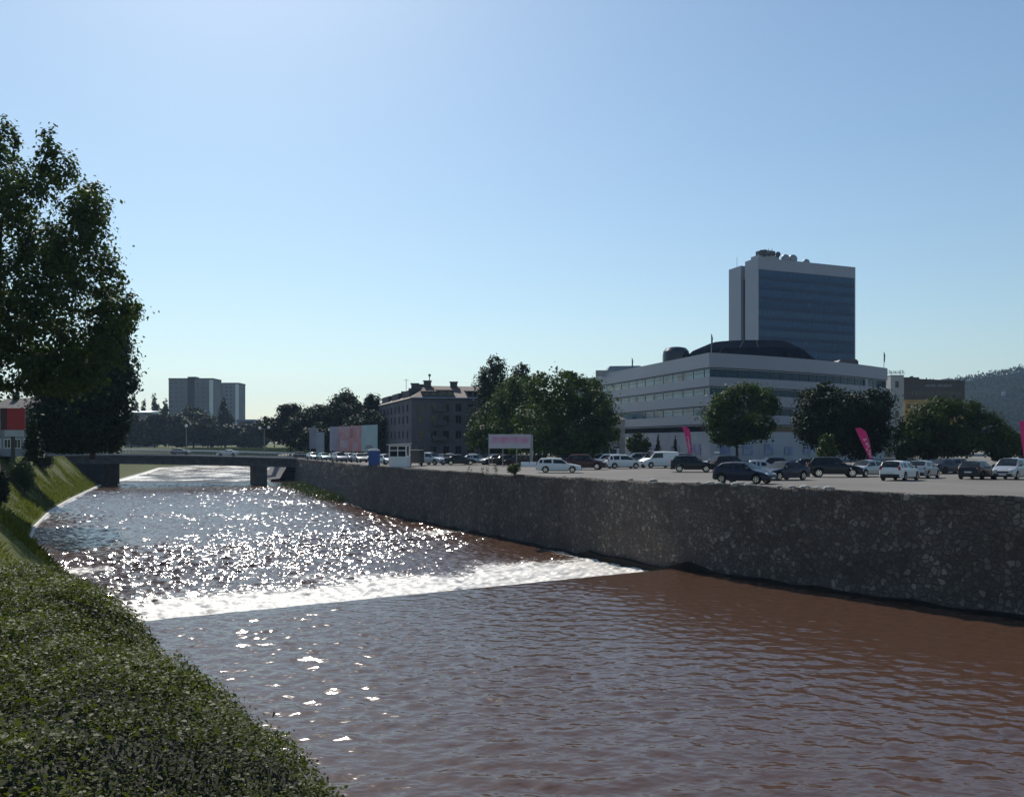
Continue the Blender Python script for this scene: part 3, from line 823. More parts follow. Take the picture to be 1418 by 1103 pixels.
CARS = {
  # L, W, H, hood z, belt rear z, windscreen base x, roof front x, roof rear x, rear glass base x, tail z, front wheel x, rear wheel x, wheel r
  'hatch': dict(L=4.05, W=1.72, H=1.45, hood=.92, belt=.98, ws=.98, rf=.25, rr=-1.35, rg=-1.92, tail=.98, xf=1.25, xr=-1.28, r=.31),
  'sedan': dict(L=4.55, W=1.76, H=1.43, hood=.90, belt=.97, ws=.95, rf=.20, rr=-.95, rg=-1.65, tail=1.00, xf=1.36, xr=-1.32, r=.32),
  'wagon': dict(L=4.50, W=1.74, H=1.48, hood=.92, belt=.98, ws=1.0, rf=.28, rr=-1.85, rg=-2.16, tail=.98, xf=1.38, xr=-1.32, r=.32),
  'suv': dict(L=4.45, W=1.84, H=1.72, hood=1.08, belt=1.12, ws=.92, rf=.28, rr=-1.75, rg=-2.12, tail=1.12, xf=1.34, xr=-1.36, r=.37),
  'mpv': dict(L=4.20, W=1.74, H=1.66, hood=1.02, belt=1.05, ws=1.25, rf=.42, rr=-1.70, rg=-2.02, tail=1.05, xf=1.36, xr=-1.30, r=.32),
  'van': dict(L=5.0, W=1.92, H=1.98, hood=1.16, belt=1.22, ws=1.72, rf=.98, rr=-2.36, rg=-2.46, tail=1.22, xf=1.62, xr=-1.5, r=.34),
}
def car_meshes(kind, lite):
    c = CARS[kind]
    L, W, H = c['L'], c['W'], c['H']; h2 = L / 2; zb = .22 if kind != 'suv' else .30
    top_x = [-h2, -h2 + .06, c['rg'], c['rr'], (c['rr'] + c['rf']) / 2, c['rf'], c['ws'], h2 - .45, h2 - .12, h2]
    top_z = [c['tail'] - .16, c['tail'], c['tail'] + .01, H - .05, H, H - .04, c['hood'] + .015, c['hood'] - .12, c['hood'] - .24, c['hood'] - .36]
    xs = set(np.linspace(-h2, h2, 30).round(3))
    for w in (c['xf'], c['xr']):
        xs |= set((w + np.linspace(-1, 1, 13) * (c['r'] + .07)).round(3))
    for k in ('rg', 'rr', 'rf', 'ws'): xs.add(round(c[k], 3))
    xs = sorted(x for x in xs if -h2 <= x <= h2)
    rows = []
    for x in xs:
        zt = float(np.interp(x, top_x, top_z))
        belt = float(np.interp(x, [-h2, c['rg'], c['ws'], h2], [c['tail'] - .05, c['belt'] - .02, c['hood'] - .02, c['hood'] - .38]))
        belt = min(belt, zt - .02)
        e = abs(x) / h2
        w = W / 2 * (1 - .03 * e ** 2 - .15 * max(0, (e - .8) / .2) ** 2.2)
        zl = zb + (.10 if e > .97 else 0)
        for xc in (c['xf'], c['xr']):
            q = (c['r'] + .06) ** 2 - (x - xc) ** 2
            if q > 0: zl = max(zl, c['r'] + math.sqrt(q))
        hgt = zt - belt; full = H - c['belt']
        t = min(max(hgt / full, 0), 1)
        wr = w * (.955 - (.20 if kind != 'van' else .10) * t)
        ring = [(0, zl), (w * .80, zl), (w * .975, zl + .015), (w, max(.5 * (zb + belt), zl + .05)), (w * .99, max(belt - .05, zl + .07)), (w * .955, belt)]
        pa = np.array([w * .955, belt]); pb = np.array([wr, max(belt + .004, zt - .07 * t - .004)])
        ring += [tuple(pa + (pb - pa) * .08), tuple(pa + (pb - pa) * .88), tuple(pb), (wr * .9, zt - .012 * t), (0, zt + .012 + .02 * t)]
        rows.append([(x, y, z) for y, z in ring])
    K = len(rows[0])
    V = []
    for r_ in rows:
        V += r_
        V += [(x, -y, z) for x, y, z in r_]
    def vi(i, k, side): return i * 2 * K + (K if side else 0) + k
    body = MB(); glass = {'windscreen': MB(), 'rear_window': MB(), 'side_window': MB()}
    body_f = []; gl = {k: [] for k in glass}
    pill_b = (c['rf'] + c['rr']) / 2 + (.12 if kind != 'van' else .55)
    for i in range(len(xs) - 1):
        xm = (xs[i] + xs[i + 1]) / 2
        for k in range(K - 1):
            for side in (0, 1):
                f = (vi(i, k, side), vi(i + 1, k, side), vi(i + 1, k + 1, side), vi(i, k + 1, side))
                if side: f = tuple(reversed(f))
                dst = None
                if k == 6:
                    lo = c['rr'] - .25 * (c['rr'] - c['rg']); hi = c['rf'] + .62 * (c['ws'] - c['rf'])
                    if kind == 'van': lo = pill_b + .1
                    if lo < xm < hi and abs(xm - pill_b) > .07 and (kind in ('hatch', 'van') or abs(xm - (c['rr'] + .28)) > .06): dst = 'side_window'
                if k == 9:
                    if c['rf'] + .02 < xm < c['ws'] - .03: dst = 'windscreen'
                    if kind != 'van' and c['rg'] + .02 < xm < c['rr'] - .02: dst = 'rear_window'
                if dst: gl[dst].append(f)
                else: body_f.append((f, 1 if k <= 1 else 0))
    # end caps
    n = len(xs) - 1
    cap_r = [vi(0, k, 0) for k in range(K)] + [vi(0, k, 1) for k in reversed(range(1, K - 1))]
    cap_f = [vi(n, k, 0) for k in range(K)] + [vi(n, k, 1) for k in reversed(range(1, K - 1))]
    body_f.append((tuple(cap_r), 0)); body_f.append((tuple(reversed(cap_f)), 0))
    body.v = [tuple(p) for p in V]; body.f = [list(f) for f, m in body_f]; body.m = [m for f, m in body_f]
    out = {}
    def finish(mb, mats, smooth=35):
        o = mb.build('tmp', mats, None, smooth)
        me = o.data
        import bmesh
        bm = bmesh.new(); bm.from_mesh(me); bmesh.ops.remove_doubles(bm, verts=bm.verts, dist=1e-5)
        loose = [v for v in bm.verts if not v.link_faces]
        bmesh.ops.delete(bm, geom=loose, context='VERTS')
        bmesh.ops.recalc_face_normals(bm, faces=bm.faces)
        bm.to_mesh(me); bm.free()
        if smooth: me.set_sharp_from_angle(angle=R(smooth))
        bpy.data.objects.remove(o); return me
    # bumpers, sills and dash floor belong to the body mesh
    wsb = W / 2
    body.box(h2 - .16, h2 + .045, -wsb * .74, wsb * .74, .27, .47, 1); body.box(-h2 - .045, -h2 + .16, -wsb * .76, wsb * .76, .30, .50, 1)
    body.box(c['xr'] + c['r'] + .1, c['xf'] - c['r'] - .1, -wsb * .99, wsb * .99, zb - .03, zb + .05, 1)
    body.box(c['rr'] + .1, c['ws'] - .25, -wsb * .8, wsb * .8, .42, .55, 1)
    for sx in (c['rf'] - .35, c['rr'] + .75):           # seats seen through the glass
        for sy in (-.38, .38): body.box(sx - .12, sx + .06, sy - .24, sy + .24, .5, c['belt'] + .22, 1)
    out['body'] = finish(body, [PAINT['white'], MAT['trim']])
    for k, fl in gl.items():
        if not fl: continue
        mb = glass[k]; mb.v = body.v[:len(V)]; mb.f = [list(f) for f in fl]; mb.m = [0] * len(fl)
        if k == 'side_window':
            for nm, keep in (('side_window', lambda f: V[f[0]][1] > 0), ('side_window', lambda f: V[f[0]][1] < 0)):
                m2 = MB(); m2.v = list(mb.v); m2.f = [f for f in mb.f if keep(f)]; m2.m = [0] * len(m2.f)
                out.setdefault('side_window', []).append(finish(m2, MAT['car_glass'], 60))
        else:
            out[k] = finish(mb, MAT['car_glass'], 60)
    # wheels
    t = MB(); r0 = c['r']; wd = .20
    Mx = Matrix.Rotation(R(90), 4, 'X')
    t.lathe([(r0 * .62, -wd / 2), (r0 * .94, -wd / 2), (r0, -wd / 2 + .03), (r0, wd / 2 - .03), (r0 * .94, wd / 2), (r0 * .62, wd / 2)], 18, 0, Mx)
    out['tyre'] = finish(t, MAT['rubber'], 40)
    rm = MB()
    rm.lathe([(r0 * .64, -wd / 2 - .008), (r0 * .64, wd / 2 + .008)], 18, 0, Mx)
    for k in range(5):
        a = 2 * math.pi * k / 5
        for s in (-1, 1):
            rm.add([(math.cos(a + e) * r0 * q, s * (wd / 2 + .012), math.sin(a + e) * r0 * q) for e, q in ((-.22, .25), (.22, .25), (.28, .58), (-.28, .58))], [(0, 1, 2, 3)], 1)
    out['rim'] = finish(rm, [MAT['chrome'], MAT['trim']], 30)
    fz = c['hood'] - .26
    lamp = MB(); lamp.blob((0, 0, 0), (.17, .21, .085), 10); out['headlight'] = finish(lamp, MAT['lamp_clear'], 60)
    tl = MB()
    tl.blob((0, 0, 0), (.07, .12, .22 if kind in ('suv', 'mpv', 'van', 'wagon') else .12), 10); out['tail_light'] = finish(tl, MAT['lamp_red'], 60)
    mi = MB(); mi.blob((0, 0, 0), (.07, .12, .08), 8); out['mirror'] = finish(mi, MAT['trim'], 60)
    gr = MB(); gr.box(h2 - .04, h2 + .012, -.42, .42, c['hood'] - .48, c['hood'] - .36); out['grille'] = finish(gr, MAT['trim'], None)
    pl = MB(); pl.box(0, .012, -.26, .26, -.055, .055); out['number_plate'] = finish(pl, MAT['plate'], None)
    return out
CACHE = {}
def car(kind, px, d, head, color, label, lite=False, z=None, x=None, group='cars parked in the riverside car park', cat='car', scale=1.0):
    if kind not in CACHE: CACHE[kind] = car_meshes(kind, False)
    me = CACHE[kind]; c = CARS[kind]
    X = px2x(px, d) if x is None else x
    Z = -hz(d) if z is None else z
    root = empty('parked_van' if kind == 'van' else 'parked_car', (X, d, Z), R(head))
    # lie with the slope of the car park
    dzdy = -(hz(d + 2) - hz(d - 2)) / 4 if z is None else 0
    root.rotation_euler = (Matrix.Rotation(math.atan(dzdy), 4, 'X') @ Matrix.Rotation(R(head), 4, 'Z')).to_euler()
    root.scale = (scale,) * 3
    tag(root, label, cat, group)
    h2 = c['L'] / 2; w2 = c['W'] / 2
    def put(name, m, loc=None, parent=root, rz=None):
        o = link_mesh(name, m, parent)
        if loc: o.location = loc
        if rz is not None: o.rotation_euler = (0, 0, rz)
        return o
    bo = put('body', me['body'])
    bo.material_slots[0].link = 'OBJECT'; bo.material_slots[0].material = PAINT[color]
    for k in ('windscreen', 'rear_window'):
        if k in me: put(k, me[k])
    for m in me['side_window']: put('side_window', m)
    for xx in (c['xf'], c['xr']):
        for s in (-1, 1):
            wl = put('wheel', me['tyre'], (xx, s * (w2 - .105), c['r']))
            if not lite: put('rim', me['rim'], None, wl)
    for s in (-1, 1):
        put('headlight', me['headlight'], (h2 - .20, s * (w2 - .33), c['hood'] - .27), rz=-s * .5)
        put('tail_light', me['tail_light'], (-h2 + .07, s * (w2 - .22), c['tail'] - .18 if kind in ('hatch', 'sedan') else c['tail'] - .08), rz=s * .35)
        if not lite:
            put('mirror', me['mirror'], (c['ws'] - .32, s * (w2 + .07), c['hood'] + .10))
    if not lite:
        put('grille', me['grille'])
        put('number_plate', me['number_plate'], (h2 + .05, 0, .40)); put('number_plate', me['number_plate'], (-h2 - .062, 0, .58 if kind not in ('sedan',) else .62))
    return root

def lotcars():
    A = [
    ('hatch', 1031, 58.0, -42, 'navy', 'dark blue-black hatchback nearest the wall, facing right at its edge', 0),
    ('sedan', 1084, 65.0, 212, 'navy', 'dark blue saloon just behind the nearest hatchback', 0),
    ('suv', 1155, 73.0, -12, 'black', 'black boxy off-road car with roof rails left of the middle pink flag', 0),
    ('hatch', 1198, 74.5, 216, 'silver', 'silver hatchback below the middle pink flag, windscreen catching the light', 0),
    ('wagon', 1246, 64.5, 48, 'white', 'white estate car seen from behind below the grey stair tower', 0),
    ('hatch', 1278, 70.5, 48, 'silver', 'silver hatchback partly hidden behind the white estate car seen from behind', 0),
    ('hatch', 1353, 67.5, 44, 'black', 'black hatchback seen from behind below the hill', 0),
    ('mpv', 1400, 67.0, 224, 'silver', 'silver people carrier facing us at the right edge beside the pink flag', 0),
    ('sedan', 1309, 84.0, 30, 'navy', 'dark saloon in the shade under the olive green tree, left one', 1),
    ('hatch', 1327, 87.0, 20, 'grey', 'grey hatchback in the shade under the olive green tree, right one', 1),
    ('van', 912, 104.0, 202, 'white', 'white delivery van facing left below the small conifers', 0),
    ('suv', 950, 110.0, 20, 'grey', 'grey off-road car directly behind the black car at the leftmost pink flag', 1),
    ('suv', 959, 88.5, -10, 'black', 'black compact off-road car below the leftmost pink flag', 0),
    ('suv', 1012, 88.0, 14, 'black', 'dark tall car whose roof shows behind the nearest hatchback', 1),
    ('sedan', 1041, 74.0, 172, 'silver', 'silver saloon half hidden behind the nearest hatchback', 0),
    ('sedan', 992, 101.0, 190, 'silver', 'silver saloon just right of the black car at the leftmost pink flag', 1),
    ('wagon', 774, 86.5, -6, 'white', 'white estate car seen from the side in the middle of the car park', 0),
    ('suv', 812, 97.0, -15, 'maroon', 'dark maroon off-road car just right of the white estate seen from the side', 0),
    ('mpv', 836, 108.0, 206, 'white', 'white people carrier half behind the dark maroon car', 1),
    ('mpv', 862, 101.0, 14, 'white', 'small white people carrier with sunlit tail left of the white van', 0),
    ('suv', 881, 114.0, 186, 'grey', 'dark grey tall car between the small white people carrier and the van', 1),
    ('sedan', 784, 113.0, 0, 'black', 'black saloon whose roof shows above the white estate seen from the side', 1),
    ('suv', 598, 117.5, -38, 'silver', 'silver off-road car with bright bonnet, first right of the white kiosk', 0),
    ('hatch', 616, 126.0, -60, 'navy', 'dark blue hatchback behind the silver off-road car by the kiosk', 1),
    ('sedan', 637, 117.5, 8, 'black', 'black saloon left of the pink banner in the front row', 0),
    ('sedan', 659, 121.5, -8, 'silver', 'silver saloon behind the black saloon left of the pink banner', 1),
    ('hatch', 684, 119.0, 204, 'grey', 'grey hatchback under the left end of the pink banner', 1),
    ('sedan', 704, 116.5, 12, 'black', 'black saloon under the middle of the pink banner', 1),
    ('hatch', 719, 114.5, 152, 'black', 'black hatchback with glaring windscreen under the right post of the pink banner', 1),
    ('sedan', 742, 122.5, 176, 'grey', 'grey saloon right of the pink banner behind the white barrier blocks', 1),
    ('mpv', 470, 139.0, -62, 'violet', 'grey violet people carrier left end of the row by the blue cabin', 1),
    ('hatch', 486, 146.0, -58, 'silver', 'silver hatchback second from the grey violet people carrier', 1),
    ('hatch', 497, 137.0, -58, 'beige', 'beige silver hatchback immediately left of the blue cabin', 1),
    ('sedan', 508, 152.0, -60, 'grey', 'grey saloon behind the blue cabin', 1),
    ('hatch', 534, 120.0, -55, 'silver', 'silver hatchback squeezed between blue cabin and white kiosk', 1),
    ('hatch', 449, 156.0, -62, 'teal', 'pale teal hatchback in front of the two grey hoardings', 1),
    ('sedan', 434, 168.0, -60, 'silver', 'silver saloon at the bridge end of the car park', 1),
    ('sedan', 626, 138.0, 4, 'silver', 'silver saloon in the back row below the apartment building', 1),
    ('hatch', 651, 136.0, 186, 'white', 'white hatchback in the back row below the apartment building', 1),
    ('wagon', 694, 134.0, 0, 'silver', 'silver estate car in the back row behind the pink banner', 1),
    ('sedan', 1112, 87.0, 160, 'black', 'black saloon behind the dark blue saloon, before the office wall', 1),
    ('hatch', 1065, 93.0, 190, 'navy', 'dark hatchback far back under the single rounded tree', 1),
    ('hatch', 826, 122.0, 4, 'silver', 'silver hatchback far back under the widest dark tree', 1),
    ('sedan', 570, 133.0, -30, 'grey', 'grey saloon behind the dark trailer by the kiosk', 1),
    ]
    for kind, px, d, h, colr, lab, lite in A:
        car(kind, px, d, h, colr, lab, bool(lite), cat='van' if kind == 'van' else 'car')
lotcars()

# ------------------------------------------------------------------ bridge
def build_bridge():
    A = Vector((-106.0, 176.0)); B = Vector((-42.5, 185.0))
    dv = (B - A).normalized(); nv = Vector((-dv.y, dv.x))        # nv points away from the camera
    def zt(t): return -2.55 + (-3.70 + 2.55) * t + 0.35 * math.sin(math.pi * t)
    root = empty('road_bridge', (A.x, A.y, 0)); tag(root, 'low flat concrete road bridge crossing the river with cars on it', 'bridge')
    T = np.linspace(0, 1, 17)
    def strip(o0, o1, z0f, z1f, name, mat):
        b = MB(); vs = []; fs = []
        for t in T:
            p = A + (B - A) * t
            for o, zf in ((o0, z0f), (o1, z0f), (o1, z1f), (o0, z1f)):
                q = p + nv * o; vs.append((q.x - A.x, q.y - A.y, zf(t)))
        for i in range(len(T) - 1):
            a = i * 4
            for k in range(4): fs.append((a + k, a + (k + 1) % 4, a + 4 + (k + 1) % 4, a + 4 + k))
        fs.append((3, 2, 1, 0)); a = (len(T) - 1) * 4; fs.append((a, a + 1, a + 2, a + 3))
        b.add(vs, fs); return b.build(name, mat, root)
    strip(0.0, 12.0, lambda t: zt(t) - .55, zt, 'deck', MAT['dark_concrete'])
    strip(0.6, 11.4, lambda t: zt(t) - 1.95, lambda t: zt(t) - .553, 'girder', MAT['dark_concrete'])
    strip(-.18, .42, lambda t: zt(t) - .10, lambda t: zt(t) + .16, 'parapet_kerb', MAT['concrete'])
    strip(11.6, 12.2, lambda t: zt(t) - .35, lambda t: zt(t) + .16, 'parapet_kerb', MAT['concrete'])
    for off in (0.05, 11.9):
        r = strip(off, off + .14, lambda t: zt(t) + .98, lambda t: zt(t) + 1.12, 'railing', MAT['white_paint'])
        b = MB()
        for t in np.linspace(0.005, .995, 90):
            p = A + (B - A) * t + nv * (off + .05); z = zt(t)
            b.box(p.x - A.x - .035, p.x - A.x + .035, p.y - A.y - .035, p.y - A.y + .035, z + .163, z + .978)
        for zz in (.38, .60, .80):
            pts = [((A + (B - A) * t + nv * (off + .05)).x - A.x, (A + (B - A) * t + nv * (off + .05)).y - A.y, zt(t) + zz) for t in T]
            b.tube(pts, .022, 5)
        b.build('balusters', MAT['grey_metal'], r)
    def pier(px, wd, name, z0=-11):
        X = px2x(px, 181); t = (X - A.x) / (B.x - A.x)
        p = A + (B - A) * t
        b = MB(); fl = Vector((-0.41, 0.91))
        c0 = p + nv * 0.9 - A; c1 = c0 + fl * 10.2 * 1.0
        u = Vector((0.91, 0.41)) * wd / 2
        b.prism([tuple(c0 - u), tuple(c0 + u), tuple(c1 + u), tuple(c1 - u)], z0, zt(t) - 1.952)
        b.build(name, MAT['dark_concrete'], root)
    pier(357, 2.3, 'pier')
    # abutments
    b = MB()
    def q(t, o): p = A + (B - A) * t + nv * o - A; return (p.x, p.y)
    b.prism([q(-.1, .5), q(.315, .5), q(.315, 11.5), q(-.1, 11.5)], -11, zt(.1) - 2.1); b.build('abutment', plain('shaded_abutment', (0.035, 0.034, 0.036), .95, .4, .5, bmp=.4, spec=.1), root)  # left abutment: its shade is put into a darker concrete colour
    b = MB(); b.prism([q(.965, .3), q(1.03, .3), q(1.03, 11.6), q(.965, 11.6)], -11, zt(1) - 2.0); b.build('abutment', MAT['dark_concrete'], root)
    def on(t, o): p = A + (B - A) * t + nv * o; return p.x, p.y, zt(t) + .012
    ang = math.degrees(math.atan2(dv.y, dv.x))
    L = [('hatch', .045, 3.6, 180, 'white', 'white hatchback glinting at the left end of the bridge'), ('wagon', .16, 3.4, 0, 'silver', 'silver estate car on the left part of the bridge'),
         ('sedan', .27, 3.5, 180, 'silver', 'silver saloon on the bridge left of its middle'), ('hatch', .53, 8.2, 0, 'grey', 'grey hatchback on the far lane at the middle of the bridge'),
         ('sedan', .70, 3.6, 180, 'white', 'white saloon on the right part of the bridge'), ('hatch', .95, 3.4, 0, 'black', 'black hatchback with a glint at the right end of the bridge')]
    for kind, t, o, h, colr, lab in L:
        x, y, z = on(t, o)
        car(kind, 0, y, ang + h, colr, lab, True, z=z, x=x, group='cars crossing the bridge')
build_bridge()

# ------------------------------------------------------------------ street lamps
def lamp_post(label, px, d, top_y, heads, z):
    H = zat(top_y, d) - z
    root = empty('street_lamp', (px2x(px, d), d, z)); tag(root, label, 'street lamp')
    b = MB(); b.tube([(0, 0, -.2), (0, 0, H * .5), (0, 0, H - .2)], [.12, .09, .06], 8)
    if heads == 2: b.tube([(-1.0, 0, H - .35), (-.5, 0, H - .15), (0, 0, H - .3), (.5, 0, H - .15), (1.0, 0, H - .2)], .04, 6)
    b.build('pole', MAT['grey_metal'], root)
    for s in ((-1, 1) if heads == 2 else (0,)):
        g = MB(); g.blob((s * 1.0, 0, H + .05 - (.15 if s < 0 else 0)), (.36, .36, .34), 12); g.build('globe', MAT['white_paint'], root, smooth=80)
lamp_post('double headed street lamp with white globes in front of the dark right bank trees', 366, 191, 592, 2, -3.38)
lamp_post('single white globe street lamp on the bridge below the wider tower block', 258, 188.5, 590, 1, -2.92)

# ------------------------------------------------------------------ booths, hoardings, flags
def kiosk():
    d = 108.0; px0, px1 = 541, 566
    x0, x1 = px2x(px0, d), px2x(px1, d); z = -hz(d); H = zat(614.5, d) - z; w = x1 - x0
    root = empty('kiosk', ((x0 + x1) / 2, d, z), R(-8)); tag(root, 'white ticket kiosk with windows standing by the wall', 'kiosk')
    dp = 1.9
    b = MB(); b.box(-w / 2, w / 2, -dp / 2, dp / 2, 0, H * .46); b.box(-w / 2, w / 2, -dp / 2, dp / 2, H * .90, H * .955)
    for sx in (-1, 1):
        for sy in (-1, 1): b.box(min(sx * w / 2, sx * (w / 2 - .14)), max(sx * w / 2, sx * (w / 2 - .14)), min(sy * dp / 2, sy * (dp / 2 - .14)), max(sy * dp / 2, sy * (dp / 2 - .14)), H * .46, H * .90)
    b.box(-.06, .06, -dp / 2 + .01, -dp / 2 + .10, H * .462, H * .898); b.box(-w / 2 + .14, w / 2 - .14, -dp / 2 + .012, -dp / 2 + .09, H * .70, H * .74)
    b.build('cabin', MAT['white_paint'], root)
    for a0, a1 in ((-w / 2 + .14, -.06), (.06, w / 2 - .14)):
        g = MB(); g.box(a0, a1, -dp / 2 + .04, -dp / 2 + .06, H * .462, H * .698); g.box(a0, a1, -dp / 2 + .04, -dp / 2 + .06, H * .742, H * .898); g.build('window', MAT['glass'], root)
    g = MB(); g.box(-w / 2 + .04, -w / 2 + .06, -dp / 2 + .14, dp / 2 - .14, H * .462, H * .898); g.build('window', MAT['glass'], root)
    b = MB(); b.prism([(-w / 2 - .25, -dp / 2 - .2), (w / 2 + .1, -dp / 2 - .2), (w / 2 + .1, dp / 2 + .2), (-w / 2 - .25, dp / 2 + .2)], [H * .957, H * 1.0 - .03, H * 1.0 - .03, H * .957], [H * .985, H * 1.03, H * 1.03, H * .985]); b.build('roof', MAT['white_paint'], root)
    # trailer beside it
    d = 112.0; z = -hz(d); x = px2x(576, d); w = 1.7
    root = empty('box_trailer', (x, d, z), R(-6)); tag(root, 'dark closed box trailer right of the white kiosk', 'trailer')
    b = MB(); b.box(-w / 2, w / 2, -1.2, 1.2, .45, 2.05); b.box(-w / 2 - .03, w / 2 + .03, -1.23, 1.23, 2.053, 2.12); b.box(-.05, .05, -1.9, -1.2, .42, .5); b.build('box', MAT['dark_metal'], root)
    for s in (-1, 1):
        t = MB(); t.lathe([(.2, -.09), (.30, -.09), (.32, 0), (.30, .09), (.2, .09)], 14, 0, Matrix.Translation((s * (w / 2 - .1), 0, .32)) @ Matrix.Rotation(R(90), 4, 'Y')); t.build('wheel', MAT['rubber'], root)
kiosk()

def toilet():
    d = 115.0; z = -hz(d); w = 15.5 / F * d; H = zat(621, d) - z
    root = empty('portable_toilet', (px2x(518, d), d, z), R(10)); tag(root, 'bright blue portable toilet cabin with white domed roof at the wall', 'portable toilet')
    b = MB(); b.box(-w / 2, w / 2, -w / 2, w / 2, .08, H * .88); b.box(-w / 2 - .03, w / 2 + .03, -w / 2 - .03, w / 2 + .03, 0, .078)
    for k in range(5):
        xx = -w / 2 + w * (k + .5) / 5
        b.box(xx - .03, xx + .03, w / 2 + .002, w / 2 + .03, .2, H * .85)
    b.build('cabin', MAT['blue_plastic'], root)
    b = MB(); b.box(-w * .36, w * .36, -w / 2 - .035, -w / 2 - .003, .15, H * .82); b.build('door', MAT['blue_plastic'], root)
    b = MB(); n = 12
    prof = [(-w / 2 - .05, H * .882), (w / 2 + .05, H * .882), (w / 2 + .05, H * .92), (w * .36, H * .98), (0, H), (-w * .36, H * .98), (-w / 2 - .05, H * .92)]
    vs = [(x, -w / 2 - .05, zz) for x, zz in prof] + [(x, w / 2 + .05, zz) for x, zz in prof]; m = len(prof)
    fs = [tuple(range(m)), tuple(reversed(range(m, 2 * m)))] + [(i, m + i, m + (i + 1) % m, (i + 1) % m) for i in range(m)]
    b.add(vs, fs); b.build('roof', MAT['white_paint'], root)
toilet()

def poster_mat(name, c1, c2, sc=0.6):
    m, nt, b = new_mat(name); co = objco(nt)
    n = noise(nt, sc, 3, .5, co); r = ramp(nt, n.outputs[0], [(.38, c1), (.62, c2)]); nt.links.new(r.outputs[0], b.inputs['Base Color']); b.inputs['Roughness'].default_value = .5
    return m
def hoardings():
    # big three part hoarding: left end farther away
    dA, dB = 168.0, 146.0
    xA, xB = px2x(457, dA), px2x(523, dB); z = -hz(150)
    A = Vector((xA, dA)); B = Vector((xB, dB)); Lh = (B - A).length; ang = math.atan2(B.y - A.y, B.x - A.x)
    zt = zat(588.5, 150.0); zt = (zat(591.5, dA) + zat(587, dB)) / 2; zb_ = zat(625.5, dB)
    root = empty('hoarding', (xA, dA, z), ang); tag(root, 'large hoarding of purple, red and pale teal poster panels behind the parked cars', 'billboard')
    H1, H0 = zt - z, zb_ - z
    cuts = [0, .20, .70, 1.0]
    mats = [poster_mat('purple_poster', (0.16, 0.15, 0.26), (0.22, 0.20, 0.30)), poster_mat('red_poster', (0.42, 0.10, 0.12), (0.36, 0.22, 0.26), .45), poster_mat('teal_poster', (0.22, 0.36, 0.38), (0.30, 0.40, 0.42), .3)]
    for i in range(3):
        b = MB(); b.box(Lh * cuts[i] + .03, Lh * cuts[i + 1] - .03, -.08, 0, H0, H1); p = b.build('poster_panel', mats[i], root)
        if i == 2:
            b = MB(); b.prism([(Lh * .76, -.1), (Lh * .94, -.1), (Lh * .94, -.083), (Lh * .76, -.083)], H0 + .5, H0 + 1.2, 0, None, [(Lh * .80, -.1), (Lh * .90, -.1), (Lh * .90, -.083), (Lh * .80, -.083)]); b.build('picture', plain('poster_grey', (0.12, 0.15, 0.17), .5), p)
        if i == 1:
            b = MB(); b.box(Lh * .47, Lh * .52, -.1, -.083, H0 + 2.4, H1 - .5); b.box(Lh * .25, Lh * .40, -.1, -.083, H0 + .7, H0 + 2.0, 1); b.build('picture', [plain('poster_dark_red', (0.22, 0.05, 0.08), .5), plain('poster_pale', (0.40, 0.28, 0.34), .5)], p)
    b = MB()
    for t in (.02, .25, .5, .75, .98): b.box(Lh * t - .08, Lh * t + .08, .002, .18, 0, H1 + .05)
    b.build('posts', MAT['grey_metal'], root)
    for nm, lab, p0, p1, d, yt, yb, mat in (('hoarding', 'pale grey blank hoarding panel nearest the bridge, partly behind its neighbour', 428.5, 440, 176, 592, 621, poster_mat('violet_grey_board', (0.20, 0.20, 0.27), (0.26, 0.26, 0.32))), ('hoarding', 'taller pale blue grey hoarding panel just left of the large one', 438, 450, 166, 598, 633, poster_mat('blue_grey_board', (0.26, 0.31, 0.36), (0.32, 0.37, 0.42)))):
        zz = -hz(d); x0, x1 = px2x(p0, d), px2x(p1, d)
        root = empty(nm, (x0, d, zz), R(-12)); tag(root, lab, 'billboard')
        w = x1 - x0
        b = MB(); b.box(0, w, -.06, 0, zat(yb, d) - zz, zat(yt, d) - zz); b.build('board', mat, root)
        b = MB(); b.box(.1, .25, .002, .15, 0, zat(yt, d) - zz - .1); b.box(w - .25, w - .1, .002, .15, 0, zat(yt, d) - zz - .1); b.build('posts', MAT['grey_metal'], root)
    # pink banner on its frame
    d = 112.0; z = -hz(d); x0, x1 = px2x(676.5, d), px2x(734.5, d); w = x1 - x0; H1 = zat(601, d) - z; H0 = zat(620.5, d) - z
    root = empty('banner_board', (x0, d, z)); tag(root, 'wide pale banner board with pink stripe raised on posts over the parked cars', 'billboard')
    b = MB(); b.box(0, w, -.08, 0, H0, H1); b.build('board', poster_mat('pale_lilac_board', (0.44, 0.40, 0.45), (0.50, 0.46, 0.50), .4), root)
    b = MB(); b.box(.45, w - .2, -.095, -.083, H0 + .62, H1 - .35); b.build('printed_stripe', poster_mat('pink_stripe', (0.52, 0.20, 0.36), (0.50, 0.34, 0.44), .9), root)
    b = MB()
    for t in (.0, .33, .66, .985): b.box(w * t, w * t + .12, .002, .14, 0, H1 + .12)
    b.box(w + .04, w + .34, -.1, .1, 0, H1 - .05); b.build('posts', MAT['grey_metal'], root)
    # red billboard on the left bank
    d = 74.0; z = float(zleft(d)); x0, x1 = px2x(3, d), px2x(33, d)
    root = empty('billboard', ((x0 + x1) / 2, d, z), R(14)); w = x1 - x0; tag(root, 'dark red billboard with a pale strip below it on the left bank', 'billboard')
    H1 = zat(565, d) - z; H0 = zat(595, d) - z; Hs = zat(604, d) - z
    b = MB(); b.box(-w / 2, w / 2, -.1, .1, H0, H1); p = b.build('board', plain('red_board', (0.34, 0.018, 0.03), .5, .12, .6), root)
